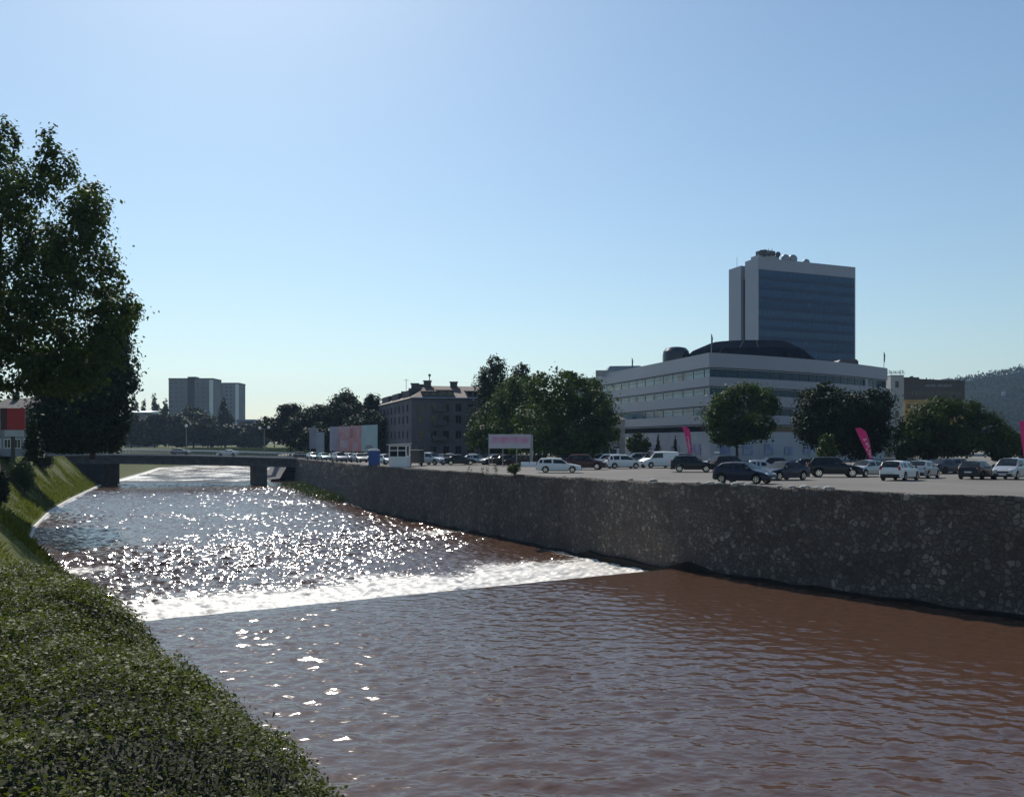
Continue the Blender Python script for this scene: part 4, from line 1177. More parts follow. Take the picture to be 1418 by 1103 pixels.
    b = MB(); b.box(-w / 2, -w / 2 + .5, -.11, -.102, H0, H1); b.build('dark_edge', plain('dark_red_board', (0.05, 0.01, 0.015), .5), p)
    b = MB(); b.box(-w / 2 + .3, w / 2 - .1, -.09, .09, Hs, H0 - .02); b.build('lower_strip', plain('pale_blue_strip', (0.38, 0.42, 0.48), .5), root)
    b = MB(); b.box(-.15, .15, -.07, .07, -.2, Hs - .003); b.build('post', MAT['dark_metal'], root)
hoardings()

def feather_flag(label, pts, d, dz_base):
    """pts: outline in photo pixels, clockwise; a thin bent cloth on a curved pole"""
    z = -hz(d)
    root = empty('feather_flag', (px2x(pts[-1][0], d), d, z)); tag(root, label, 'flag', 'pink feather flags in the car park')
    X0 = root.location.x
    W = [(px2x(p, d) - X0, zat(q, d) - z) for p, q in pts]
    # left side points then right side points, row by row
    n = len(W) // 2
    Lp, Rp = W[:n], W[n:]
    b = MB(); vs = []; fs = []; m = 7
    for side in (0, 1):
        for i in range(n):
            for k in range(m):
                u = k / (m - 1); x = Lp[i][0] + (Rp[i][0] - Lp[i][0]) * u; zz = Lp[i][1] + (Rp[i][1] - Lp[i][1]) * u
                y = .05 * math.sin(u * 5 + i * .9) * (1 - .3 * u) + side * .012
                vs.append((x, y, zz))
    o2 = n * m
    for i in range(n - 1):
        for k in range(m - 1):
            a = i * m + k
            fs.append((a, a + m, a + m + 1, a + 1)); fs.append((o2 + a, o2 + a + 1, o2 + a + m + 1, o2 + a + m))
    b.add(vs, fs); cloth = b.build('cloth', MAT['magenta'], root, smooth=60)
    # pale illegible print running down the cloth
    b = MB(); rng = random.Random(int(d))
    for i in range(2, n - 1):
        for j in range(6):
            u = .5 + rng.uniform(-.22, .22); t = (i + rng.random() * .9)
            i0 = min(int(t), n - 2); f = t - i0
            lx_ = Lp[i0][0] * (1 - f) + Lp[i0 + 1][0] * f; rx_ = Rp[i0][0] * (1 - f) + Rp[i0 + 1][0] * f; zz = (Lp[i0][1] * (1 - f) + Lp[i0 + 1][1] * f)
            zr = (Rp[i0][1] * (1 - f) + Rp[i0 + 1][1] * f)
            x = lx_ + (rx_ - lx_) * u; zc = zz + (zr - zz) * u; s = rng.uniform(.05, .10)
            b.box(x - s, x + s, -.075, -.060, zc - s * .8, zc + s * .8)
    b.build('print', MAT['pale_print'], cloth)
    b = MB(); pole = [(0, .03, 0), (0.02, .03, 1.0)] + [(Rp[i][0], .03, Rp[i][1]) for i in reversed(range(n))]
    b.tube(pole, .022, 6); b.box(-.35, .35, -.05, .11, 0, .05); b.box(-.05, .11, -.35, .35, .052, .10); b.build('pole', MAT['dark_metal'], root)
feather_flag('narrow pink feather flag before the office, leftmost of the flags', [(944.5, 590.5), (946.5, 596), (949, 604), (950.5, 612), (952, 620), (953, 628), (949, 590), (954.5, 594), (956.5, 603), (957, 612), (958, 620), (958.5, 628)], 112, 0)
feather_flag('broad pink feather flag leaning left above the silver hatchback', [(1184.3, 592.8), (1187.5, 600), (1191.5, 608), (1195.5, 617), (1199.5, 626), (1203.5, 635), (1191, 591.8), (1199, 597), (1203, 607), (1205.5, 617), (1207, 626), (1208, 635)], 90, 0)
feather_flag('pink feather flag cut off by the right edge of the picture', [(1411.5, 583), (1413, 592), (1414, 602), (1415, 612), (1416, 622), (1417, 633), (1420, 582), (1428, 589), (1431, 602), (1432, 612), (1431, 622), (1429, 633)], 84, 0)

def small_items():
    d = 108.0
    for i, (px, lab) in enumerate(((727, 'white concrete barrier block, left one of the pair by the white estate car'), (739, 'white concrete barrier block, right one, nearer the white estate car'))):
        b = MB(); b.prism([(-.55, -.28), (.55, -.28), (.55, .28), (-.55, .28)], 0, .28); b.prism([(-.55, -.28), (.55, -.28), (.55, .28), (-.55, .28)], .283, .62, 0, None, [(-.5, -.12), (.5, -.12), (.5, .12), (-.5, .12)])
        o = b.build('barrier_block', MAT['white_paint']); o.location = lot_pt(px, d); tag(o, lab, 'barrier', 'white barrier blocks')
    # round sign on a post
    d = 121; z = -hz(d); root = empty('parking_sign', (px2x(750, d), d, z)); tag(root, 'pale oval sign on a thin post before the widest dark tree', 'sign')
    b = MB(); b.tube([(0, 0, 0), (0, 0, 1.6), (0, 0, zat(617, d) - z)], .035, 6); b.build('post', MAT['grey_metal'], root)
    b = MB(); b.lathe([(.0, -.03), (.33, -.03), (.33, .03), (.0, .03)], 16, 0, Matrix.Translation((0, -.07, zat(612, d) - z)) @ Matrix.Rotation(R(90), 4, 'X') @ Matrix.Diagonal((1, 1.5, 1, 1))); b.build('plate', MAT['concrete'], root)
    # direction sign by the van
    d = 100; z = -hz(d); root = empty('direction_sign', (px2x(993, d), d, z)); tag(root, 'small flat white sign on a post right of the leftmost pink flag', 'sign')
    b = MB(); b.tube([(0, 0, 0), (0, 0, zat(627.5, d) - z)], .035, 6); b.build('post', MAT['grey_metal'], root)
    b = MB(); b.box(-.32, .32, -.06, -.036, zat(627, d) - z, zat(625, d) - z); b.build('plate', MAT['white_paint'], root)
    # bench-like litter on the lot
small_items()

# ------------------------------------------------------------------ buildings
def facade_windows(root, P0, P1, z_rows, cols, wz, ww, mat_g, mat_f, name='window', inset=.0, margin=.08, balc=None):
    """rows x columns of framed windows proud of the wall P0-P1 (local coords)"""
    P0, P1 = Vector(P0), Vector(P1); dv = (P1 - P0); L = dv.length; dv.normalize(); nrm = Vector((dv.y, -dv.x))
    ang = math.atan2(dv.y, dv.x)
    for zr in z_rows:
        for c in range(cols):
            t = margin + (1 - 2 * margin) * (c + .5) / cols
            p = P0 + dv * L * t
            M = Matrix.Translation((p.x, p.y, zr)) @ Matrix.Rotation(ang, 4, 'Z')
            b = MB(); f = .09
            b.box(-ww / 2, -ww / 2 + f, -.07, .02, 0, wz, 0, M); b.box(ww / 2 - f, ww / 2, -.07, .02, 0, wz, 0, M)
            b.box(-ww / 2 + f, ww / 2 - f, -.07, .02, wz - f, wz, 0, M); b.box(-ww / 2 + f, ww / 2 - f, -.07, .02, 0, f, 0, M); b.box(-.03, .03, -.06, .02, f, wz - f, 0, M)
            w = b.build(name, mat_f, root)
            b = MB(); b.box(-ww / 2 + f, -.03, -.03, .015, f, wz - f, 0, M); b.box(.03, ww / 2 - f, -.03, .015, f, wz - f, 0, M); b.build('pane', mat_g, w)

def office():
    A = Vector((px2x(825, 202), 202.0)); C = Vector((px2x(982, 150), 150.0)); B = Vector((px2x(1229, 182), 182.0))
    root = empty('office_building', (C.x, C.y, -3.4)); tag(root, 'long low white office building with ribbon windows and a sharp corner', 'building')
    Z0 = -3.4
    def arc(P, Q, bulge, n):
        dv = Q - P; nr = Vector((dv.y, -dv.x)).normalized()
        return [P + dv * t + nr * bulge * 4 * t * (1 - t) for t in np.linspace(0, 1, n)]
    front = arc(A, C, 0.0, 14) + arc(C, B, 2.6, 22)[1:]
    back = [Vector((B.x + 2, B.y + 30)), Vector((A.x + 12, A.y + 22))]
    def ring(inset):
        pts = []
        n = len(front)
        for i, p in enumerate(front):
            a = front[max(i - 1, 0)]; b_ = front[min(i + 1, n - 1)]
            if i == 13:
                n1 = Vector((front[13].y - front[12].y, -(front[13].x - front[12].x))).normalized(); n2 = Vector((front[14].y - front[13].y, -(front[14].x - front[13].x))).normalized()
                nr = (n1 + n2); nr = nr / max(nr.length ** 2 / 2, .3)
            else:
                dv = b_ - a; nr = Vector((dv.y, -dv.x)).normalized()
            pts.append(p - nr * inset - C)
        cen = Vector((48, 185))
        for p in back: pts.append(p + (cen - p).normalized() * inset - C)
        return [tuple(p) for p in pts]
    zz = lambda y: zat(y, 150.0) - Z0
    bands = [(488, 508), (521.5, 534), (546, 561), (573.5, 586.5)]
    prev = None
    for k, (y0, y1) in enumerate(bands):
        b = MB(); b.prism(ring(0), zz(y1), zz(y0)); b.prism(ring(.30), zz(y1) - .20, zz(y1) - .002, 1); b.prism(ring(.03), zz(y1) - .31, zz(y1) - .203)
        b.build('wall_band', [MAT['white_panel'], MAT['dark_metal']], root)
    sky_lit_glass, bnt, bb = new_mat('glass_painted_sky_reflection')  # left face windows: bright sky reflection put into the glass colour
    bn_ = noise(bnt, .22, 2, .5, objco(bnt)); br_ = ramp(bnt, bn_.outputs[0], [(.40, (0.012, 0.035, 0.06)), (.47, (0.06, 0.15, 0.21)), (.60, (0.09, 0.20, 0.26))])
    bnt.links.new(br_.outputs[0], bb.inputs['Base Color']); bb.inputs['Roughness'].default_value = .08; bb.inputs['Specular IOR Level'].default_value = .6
    wins = [(508, 521.5), (534, 546), (561, 573.5)]
    for y0, y1 in wins:
        z1, z0 = zz(y0) - .313, zz(y1) + .003
        b = MB(); b.prism(ring(.30), z0, z1)
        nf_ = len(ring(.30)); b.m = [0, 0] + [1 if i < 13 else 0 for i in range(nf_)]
        w = b.build('ribbon_window', [MAT['teal_glass'], sky_lit_glass], root)
        b = MB(); rr = [Vector(p) for p in ring(.27)]
        for i in range(len(front) - 1):
            p, q = rr[i], rr[i + 1]; L = (q - p).length; dv = (q - p).normalized(); m = max(1, int(L / 3.6)); ang = math.atan2(dv.y, dv.x)
            for j in range(m):
                c = p + dv * L * (j + .5) / m
                b.box(-.04, .04, -.03, .03, z0 + .002, z1 - .002, 0, Matrix.Translation((c.x, c.y, 0)) @ Matrix.Rotation(ang, 4, 'Z'))
            b.box(0, L, -.02, .02, z0 + (z1 - z0) * .62, z0 + (z1 - z0) * .62 + .06, 0, Matrix.Translation((p.x, p.y, 0)) @ Matrix.Rotation(ang, 4, 'Z'))
        b.build('mullions', MAT['dark_metal'], w)
    # white break in the top ribbon near the right end
    b = MB(); rr = [Vector(p) for p in ring(.05)]; i = 30
    p, q = rr[i], rr[i + 1]; dv = (q - p).normalized(); ang = math.atan2(dv.y, dv.x)
    b.box(0, 1.1, -.02, .38, zz(521.5) + .004, zz(508) - .32, 0, Matrix.Translation((p.x, p.y, 0)) @ Matrix.Rotation(ang, 4, 'Z')); b.build('wall_break', MAT['white_panel'], root)
    # recessed dark storey, then lighter base wall
    b = MB(); b.prism(ring(1.3), zz(597), zz(586.5) - .315); b.build('recessed_storey', MAT['glass'], root)
    b = MB(); b.prism(ring(.7), -.6, zz(597) - .003); 
    b.build('base_wall', plain('base_render', (0.36, 0.37, 0.40), .7, .15, .25), root)
    # faded blue posters on the base wall
    rr = [Vector(p) for p in ring(.62)]
    rng = random.Random(9)
    for i in (5, 7, 9, 11, 14, 16, 18, 20, 22):
        p, q = rr[i], rr[i + 1]; dv = (q - p); L = dv.length; dv.normalize(); ang = math.atan2(dv.y, dv.x)
        b = MB(); b.box(.2, L - .2, -.06, -.003, 1.1, 2.9 + rng.uniform(-.3, .2), 0, Matrix.Translation((p.x, p.y, 0)) @ Matrix.Rotation(ang, 4, 'Z'))
        b.build('poster', poster_mat('faded_poster', (0.13, 0.15, 0.30), (0.30, 0.32, 0.40), .5), root)
    top = zz(488)
    b = MB(); b.prism(ring(.6), top - .6, top - .55); b.build('flat_roof', MAT['concrete'], root)
    # atrium roof: dark many sided glass hood
    d = 168.0; base_px = (957, 1132); zb = top - .5
    cx = px2x(1047, d) - C.x; cy = d + 6 - C.y
    rx_, ry_ = (px2x(1148, d) - px2x(936, d)) / 2, 9.5
    n = 40
    ztop = zat(469.5, d) - Z0
    low = [(cx + rx_ * math.cos(2 * math.pi * k / n), cy + ry_ * math.sin(2 * math.pi * k / n)) for k in range(n)]
    mid = [(cx + rx_ * .74 * math.cos(2 * math.pi * k / n), cy + ry_ * .78 * math.sin(2 * math.pi * k / n)) for k in range(n)]
    hi = [(cx + .4 + rx_ * .50 * math.cos(2 * math.pi * k / n), cy + ry_ * .5 * math.sin(2 * math.pi * k / n)) for k in range(n)]
    zm = zb + (ztop - zb) * .66
    b = MB(); b.prism(low, zb, zm, 0, None, mid); b.prism(mid, zm + .004, ztop, 0, None, hi)
    dome = b.build('atrium_roof', plain('slate_glass', (0.008, 0.013, 0.024), .75, .15, .3, spec=0), root)
    b = MB()
    for k in range(0, n, 2):
        b.tube([(low[k][0], low[k][1], zb), (mid[k][0], mid[k][1], zm), (hi[k][0], hi[k][1], ztop)], .06, 5)
    for k in (22, 24, 27, 33, 35):
        x = (low[k][0] * .55 + mid[k][0] * .45); y = (low[k][1] * .55 + mid[k][1] * .45) - .4; z = zb + (zm - zb) * .45
        b.box(x - .5, x + .5, y - .3, y + .3, z - .5, z + .6)
    b.build('ribs', plain('dark_rib', (0.010, 0.013, 0.02), .7, .1, 1, spec=.1), dome)
    # barrel skylight with bright metal hood
    d = 176.0; x = px2x(936, d) - C.x; y = d - C.y; r_ = (px2x(955, d) - px2x(918, d)) / 2; zt = zat(480.5, d) - Z0; z0 = top - .5
    b = MB(); b.lathe([(r_, z0), (r_, zt - 1.7), (r_ * .95, zt - .9), (r_ * .75, zt - .25), (r_ * .4, zt), (.05, zt + .03)], 22, 0, Matrix.Translation((x, y, 0)) ); b.build('stair_hood', plain('dark_hood', (0.045, 0.047, 0.055), .25, .2, .8, metal=.8), root, smooth=30)
    # plant room at the left end and rounded housing at the right
    d = 196.0; x0, x1 = px2x(838, d) - C.x, px2x(871, d) - C.x; y = d + 5 - C.y; zt = zat(505, d) - Z0
    b = MB(); b.prism([(x0, y - 3), (x1 + 3, y - 3), (x1 + 3, y + 5), (x0, y + 5)], top - .5, zt, 0, None, [(x0 + 1.4, y - 2), (x1 + 3, y - 2.9), (x1 + 3, y + 4), (x0 + 1.4, y + 4)]); b.prism([(x0 - 2, y - 3.5), (x0 + 2.2, y - 3.5), (x0 + 2.2, y - 3.05), (x0 - 2, y - 3.05)], top - .5, top + .9); b.build('plant_room', MAT['grey_metal'], root)
    d = 182.0; x0, x1 = px2x(1166, d) - C.x, px2x(1194, d) - C.x; y = d + 2 - C.y; zt = zat(495.5, d) - Z0
    b = MB(); prof = [(x0, top - .5), (x1, top - .5), (x1, zt - .5), (x1 - .4, zt - .1), (x1 - 1, zt), (x0 + 1.4, zt + .05), (x0 + .4, zt - .2), (x0, zt - .6)]; m = len(prof)
    b.add([(a, y, z) for a, z in prof] + [(a, y + 4, z) for a, z in prof], [tuple(range(m)), tuple(reversed(range(m, 2 * m)))] + [(i, m + i, m + (i + 1) % m, (i + 1) % m) for i in range(m)]); b.build('vent_housing', MAT['dark_metal'], root)
    # flagpoles on the roof edge
    for px, d, yt, yb_, lab in ((875, 188, 495, 514, 'thin flagpole with furled flag on the roof left of the bright stair hood'), (985, 151.5, 462, 490, 'flagpole with furled flag on the sharp roof corner'), (1224, 181.5, 487, 512, 'flagpole with furled flag at the right end of the office roof')):
        zbase = 15.76 - .56
        r2 = empty('flagpole', (px2x(px, d), d, zbase)); tag(r2, lab, 'flagpole', 'flagpoles on the office roof')
        H = zat(yt, d) - zbase
        b = MB(); b.tube([(0, 0, 0), (0, 0, H)], [.07, .04], 6); b.build('pole', MAT['grey_metal'], r2)
        b = MB(); b.tube([(.06, 0, H - .1), (.16, .05, H - .9), (.12, 0, H - 1.7), (.08, 0, H - 2.3)], [.05, .17, .15, .05], 6); b.build('flag', plain('furled_cloth', (0.03, 0.05, 0.16), .8), r2)
    return
office()

def tower():
    C = Vector((px2x(1049, 300), 300.0)); Lf = Vector((px2x(1009.5, 317), 317.0)); Rt = Vector((px2x(1183.5, 317), 317.0))
    Z0 = -3.5; ztop = zat(356.5, 300.0) - Z0
    root = empty('tower_block', (C.x, C.y, Z0)); tag(root, 'tall blue glass office tower with white end walls, highest in the scene', 'building')
    fd = (Rt - C).normalized(); sd = (Lf - C).normalized(); W = (Rt - C).length; D = (Lf - C).length
    def q(u, v): p = fd * u + sd * v; return (p.x, p.y)
    b = MB()
    # end wall in two white slabs with a recessed notch between them
    d0 = D * .42; d1 = D * .56
    b.prism([q(0, 0), q(W, 0), q(W, D * .98), q(1.2, D * .98), q(1.2, d1), q(1.2, d0), q(0, d0)], 0, ztop - 4.1)
    b.prism([q(-.05, -.35), q(W + .05, -.35), q(W + .05, d0), q(-.05, d0)], ztop - 4.1 + .003, ztop)
    b.prism([q(-.10, d1), q(1.195, d1), q(1.195, D), q(-.10, D)], 0, ztop - .9)
    b.prism([q(1.25, d0 + .02), q(W - .1, d0 + .02), q(W - .1, D * .97), q(1.25, D * .97)], ztop - 4.09, ztop - 1.0)
    b.prism([q(W - .45, -.34), q(W + .05, -.34), q(W + .05, -.004), q(W - .45, -.004)], 0, ztop - 4.101)
    b.prism([q(-.05, -.34), q(.25, -.34), q(.25, -.004), q(-.05, -.004)], 0, ztop - 4.101)
    b.build('shell', MAT['white_panel'], root)
    nfl = 18; h0 = 1.0; hh = (ztop - 4.15 - h0) / nfl
    gm = [glass_dark('tower_glass', (0.018, 0.058, 0.125), 0, .10, .22, (.5, .75, 1)), glass_dark('tower_glass_pale', (0.024, 0.062, 0.120), 0, .14, .25, (.5, .75, 1)), glass_dark('tower_glass_deep', (0.012, 0.042, 0.098), 0, .08, .22, (.5, .75, 1))]
    rng = random.Random(3)
    sp = plain('spandrel', (0.012, 0.036, 0.085), .35, .15, .3, spec=.15)
    for k in range(nfl):
        z0 = h0 + hh * k
        b = MB(); b.prism([q(.26, -.22), q(W - .46, -.22), q(W - .46, -.004), q(.26, -.004)], z0 + hh * .36, z0 + hh - .02, 0)
        n = 26
        for j in range(n):
            u = .3 + (W - .8) * j / n
            b.prism([q(u, -.26), q(u + .09, -.26), q(u + .09, -.222), q(u, -.222)], z0 + hh * .361, z0 + hh - .021, 1)
        # a few rooms with pale blinds
        for j in range(n):
            if rng.random() < .16:
                u = .3 + (W - .8) * j / n
                b.prism([q(u + .1, -.235), q(u + 1.45, -.235), q(u + 1.45, -.2205), q(u + .1, -.2205)], z0 + hh * (.40 + .4 * rng.random()), z0 + hh - .03, 2)
        w = b.build('window_band', [gm[rng.choice((0, 0, 1, 2))], MAT['dark_metal'], gm[1]], root)
        b = MB(); b.prism([q(.26, -.28), q(W - .46, -.28), q(W - .46, -.004), q(.26, -.004)], z0, z0 + hh * .355); b.build('spandrel', sp, root)
    b = MB(); b.prism([q(.26, -.20), q(W - .46, -.20), q(W - .46, -.004), q(.26, -.004)], 0, h0 - .003); b.build('base', sp, root)
    # dark slot glass in the end wall notch
    b = MB(); b.prism([q(1.1, d0 + .003), q(1.19, d0 + .003), q(1.19, d1 - .003), q(1.1, d1 - .003)], 0, ztop - 6); b.build('slot_window', MAT['blue_glass'], root)
    # roof plant
    b = MB()
    def rb(px0, px1, y0, y1, v0=3, v1=8, mi=0):
        u0 = (px2x(px0, 303) - C.x) / fd.x; u1 = (px2x(px1, 303) - C.x) / fd.x
        b.prism([q(u0, v0), q(u1, v0), q(u1, v1), q(u0, v1)], ztop - .002, zat(y0, 303) - Z0, mi)
    rb(1056, 1088, 351.5, 0); b.build('plant_room', MAT['grey_metal'], root)
    b = MB(); u0 = (px2x(1061, 303) - C.x) / fd.x; u1 = (px2x(1083, 303) - C.x) / fd.x; zb = zat(351.5, 303) - Z0 + .003
    b.prism([q(u0, 3.5), q(u1, 3.5), q(u1, 7), q(u0, 7)], zb, zat(344, 303) - Z0)
    for px, yt in ((1076, 340), (1079, 341.5), (1082, 339.5)):
        u = (px2x(px, 303) - C.x) / fd.x; p = q(u, 5); b.tube([(p[0], p[1], zb), (p[0], p[1], zat(yt, 303) - Z0)], .13, 5)
    for px, r_ in ((1058, 1.0), (1064, 1.3), (1072, .9), (1085, 1.0)):
        u = (px2x(px, 303) - C.x) / fd.x; p = q(u, 2.6); b.blob((p[0], p[1], zat(349, 303) - Z0), (r_, .4, r_), 10)
    b.build('equipment', MAT['dark_metal'], root)
    for px, r_, yc in ((1096, 1.6, 356), (1108, 1.7, 357.5), (1130, 1.4, 361.5)):
        u = (px2x(px, 303) - C.x) / fd.x; p = q(u, 2.2)
        g = MB(); g.blob((p[0], p[1], ztop + (r_ * .75 if px < 1120 else r_ * .35)), (r_, r_ * .6, r_), 12); g.tube([(p[0], p[1], ztop - .002), (p[0], p[1], ztop + .8)], .25, 6); g.build('satellite_dish', MAT['grey_metal'], root, smooth=60)
    g = MB(); p = q(.5, D * .75); g.tube([(p[0], p[1], ztop - .9), (p[0], p[1], ztop + 3)], .08, 5); g.build('aerial', MAT['grey_metal'], root)
tower()

def apartment():
    d = 166.0; Z0 = -3.5
    C = Vector((px2x(570, d), d)); Rr = Vector((px2x(715, d + 4), d + 4)); Lf = Vector((px2x(520, 208), 208.0))
    root = empty('apartment_building', (C.x, C.y, Z0)); tag(root, 'old grey apartment building with red tiled mansard roof and dormers', 'building')
    he = zat(551, d) - Z0
    A2, B2 = Vector((0, 0)), Rr - C; L2 = Lf - C
    fd = B2.normalized(); bn = Vector((-fd.y, fd.x))
    bk = bn * 13
    foot = [tuple(A2), tuple(B2), tuple(B2 + bk), tuple(L2 + Vector((12, 4))), tuple(L2)]
    wallm = plain('old_render', (0.105, 0.10, 0.112), .9, .25, .25)
    b = MB(); b.prism(foot, -.3, he); b.build('wall', wallm, root)
    b = MB()
    for z in (he - .35, 3.4):
        b.prism([tuple(A2 - bn * .14), tuple(B2 - bn * .14), tuple(B2 - bn * .003), tuple(A2 - bn * .003)], z, z + .3)
    b.build('cornice', wallm, root)
    # roof: hipped slopes, ridge at 533-540 px
    hr = zat(531, d) - Z0
    def inn(p, c, k): return (p[0] + (c[0] - p[0]) * k, p[1] + (c[1] - p[1]) * k)
    top = [tuple(Vector((2.5, 6.5))), tuple(B2 + bn * 6.5), tuple(B2 + bn * 7.5), tuple(L2 + Vector((6.5, 3))), tuple(L2 + Vector((5.5, 1)))]
    ev = [tuple(A2 - bn * .35 + fd * -.3), tuple(B2 - bn * .35), tuple(B2 + bk), tuple(L2 + Vector((12, 4))), tuple(L2 + Vector((-.4, 0)))]
    b = MB(); b.prism(ev, he + .003, [hr, hr, hr, hr - 1.2, hr - 1.2], 0, None, top)
    roof = b.build('roof', MAT['roof_tile'], root)
    b = MB(); b.tube([(A2 - bn * .42 - fd * .3).to_3d() + Vector((0, 0, he + .05)), (B2 - bn * .42).to_3d() + Vector((0, 0, he + .05))], .14, 6); b.build('gutter', MAT['chrome'], root)
    # dormers
    for px0, px1, yt in ((585, 606, 539), (606.5, 629, 537), (648, 664, 538)):
        u0, u1 = (px2x(px0, d) - C.x), (px2x(px1, d) - C.x)
        ht = zat(yt, d) - Z0; b = MB()
        def qq(u, v): p = fd * u + bn * v; return (p.x, p.y)
        b.prism([qq(u0, .25), qq(u1, .25), qq(u1, 5), qq(u0, 5)], he + .2, [ht - .35, ht - .35, ht, ht]); dm = b.build('dormer', plain('dormer_wall', (0.10, 0.095, 0.10), .9, .2, .5), root)
        b = MB(); b.prism([qq(u0 - .15, .0), qq(u1 + .15, .0), qq(u1 + .15, 5.2), qq(u0 - .15, 5.2)], [ht - .38, ht - .38, ht + .01, ht + .01], [ht - .26, ht - .26, ht + .13, ht + .13]); b.build('dormer_roof', MAT['roof_tile'], dm)
        b = MB()
        n = max(2, int((u1 - u0) / 1.1))
        for k in range(n):
            a = u0 + (u1 - u0) * (k + .2) / n; c = u0 + (u1 - u0) * (k + .8) / n
            b.prism([qq(a, .21), qq(c, .21), qq(c, .247), qq(a, .247)], he + .55, ht - .55)
        b.build('dormer_window', MAT['glass'], dm)
    for t0, t1 in ((.10, .26), (.36, .54), (.64, .84)):
        n_ = Vector((L2.y, -L2.x)).normalized() * -1; k_ = -n_ if n_.x < 0 else n_
        p0, p1 = L2 * t0 + k_ * .4, L2 * t1 + k_ * .4
        b = MB(); b.prism([tuple(p0), tuple(p1), tuple(p1 + k_ * 4), tuple(p0 + k_ * 4)], he + .3, [hr - 1.0, hr - 1.0, hr - .4, hr - .4]); b.build('dormer', plain('dormer_wall', (0.06, 0.058, 0.065), .9, .2, .5), root)
    # skylight and chimneys
    for px, y, lab in ((634, 529, 1), (596, 528, 1), (578, 532, 1)):
        u = px2x(px, d) - C.x; p = fd * u + bn * 6; b = MB()
        b.box(p.x - .7, p.x + .7, p.y - .5, p.y + .5, hr - 1, zat(y, d + 6) - Z0); b.box(p.x - .85, p.x + .85, p.y - .65, p.y + .65, zat(y, d + 6) - Z0 + .003, zat(y, d + 6) - Z0 + .22); b.build('chimney', MAT['dark_concrete'], roof)
    for t, dz in ((.35, .4), (.6, .2), (.8, 0)):
        p = L2 * t + Vector((5, 2)); b = MB(); b.box(p.x - .6, p.x + .6, p.y - .5, p.y + .5, hr - 2.5, hr + .6 + dz); b.build('chimney', MAT['dark_concrete'], roof)
    u = px2x(599, d) - C.x; p = fd * u + bn * 6; b = MB(); zt = zat(519, d + 6) - Z0
    b.tube([(p.x, p.y, hr - .1), (p.x, p.y, zt)], .10, 6); b.blob((p.x, p.y, zt), (.28, .28, .3), 8); b.tube([(p.x - 1.3, p.y, zt - 1.6), (p.x + .1, p.y, zt - 1.6)], .05, 5); b.build('mast', MAT['dark_metal'], roof)
    u = px2x(567, d) - C.x; p = fd * u + bn * 9; b = MB(); b.tube([(p.x, p.y, hr - 1), (p.x, p.y, hr + 1.6)], .05, 5); b.tube([(p.x - .5, p.y, hr + 1.3), (p.x + .5, p.y, hr + 1.3)], .03, 5); b.build('aerial', MAT['dark_metal'], roof)
    rows = [1.2, 4.2, 7.2, he - 2.6]
    facade_windows(root, A2, B2, rows, 8, 1.6, 1.25, MAT['glass'], MAT['dark_concrete'], margin=.03)
    facade_windows(root, L2, A2, rows, 9, 1.6, 1.2, MAT['glass'], MAT['dark_concrete'], margin=.04)
    # balconies
    for zr in (3.9, 6.9, 9.6):
        for u in (5.4, 12.4):
            p = fd * u - bn * .55; M = Matrix.Translation((p.x, p.y, zr)) @ Matrix.Rotation(math.atan2(fd.y, fd.x), 4, 'Z')
            if zr + 1 > he: continue
            b = MB(); b.box(-1.4, 1.4, -.55, .545, -.12, 0, 0, M); b.box(-1.4, 1.4, -.55, -.48, .003, .85, 0, M); b.box(-1.4, -1.33, -.475, .545, .003, .85, 0, M); b.box(1.33, 1.4, -.475, .545, .003, .85, 0, M); b.build('balcony', MAT['dark_concrete'], root)
apartment()

def small_house():
    d = 158.0; Z0 = -3.5; x0, x1 = px2x(812, d), px2x(866, d)
    root = empty('small_house', (x0, d, Z0), R(4)); tag(root, 'small beige house with dark hipped roof beside the office building', 'house')
    w = x1 - x0; he = zat(581, d) - Z0; hr = zat(567, d) - Z0
    wm = plain('beige_render', (0.33, 0.30, 0.27), .9, .2, .4)
    b = MB(); b.box(0, w, 0, 9, -.3, he); b.build('wall', wm, root)
    b = MB(); b.prism([(-.5, -.5), (w + .5, -.5), (w + .5, 9.5), (-.5, 9.5)], he + .003, hr, 0, None, [(2.6, 4.2), (w - 3.2, 4.2), (w - 3.2, 4.8), (2.6, 4.8)]); b.build('roof', plain('slate_roof', (0.06, 0.055, 0.06), .8, .25, 1), root)
    facade_windows(root, (0, 0), (w, 0), [1.0, 4.0], 3, 1.7, 1.2, MAT['glass'], MAT['dark_concrete'])
    b = MB(); b.box(w * .62, w * .62 + 1.1, -.06, .02, -.1, 2.2); b.build('door', MAT['dark_metal'], root)
    b = MB(); b.box(w * .70, w * .70 + 1.2, -.05, .02, 0.1, 2.4); b.build('door', MAT['white_paint'], root)
small_house()

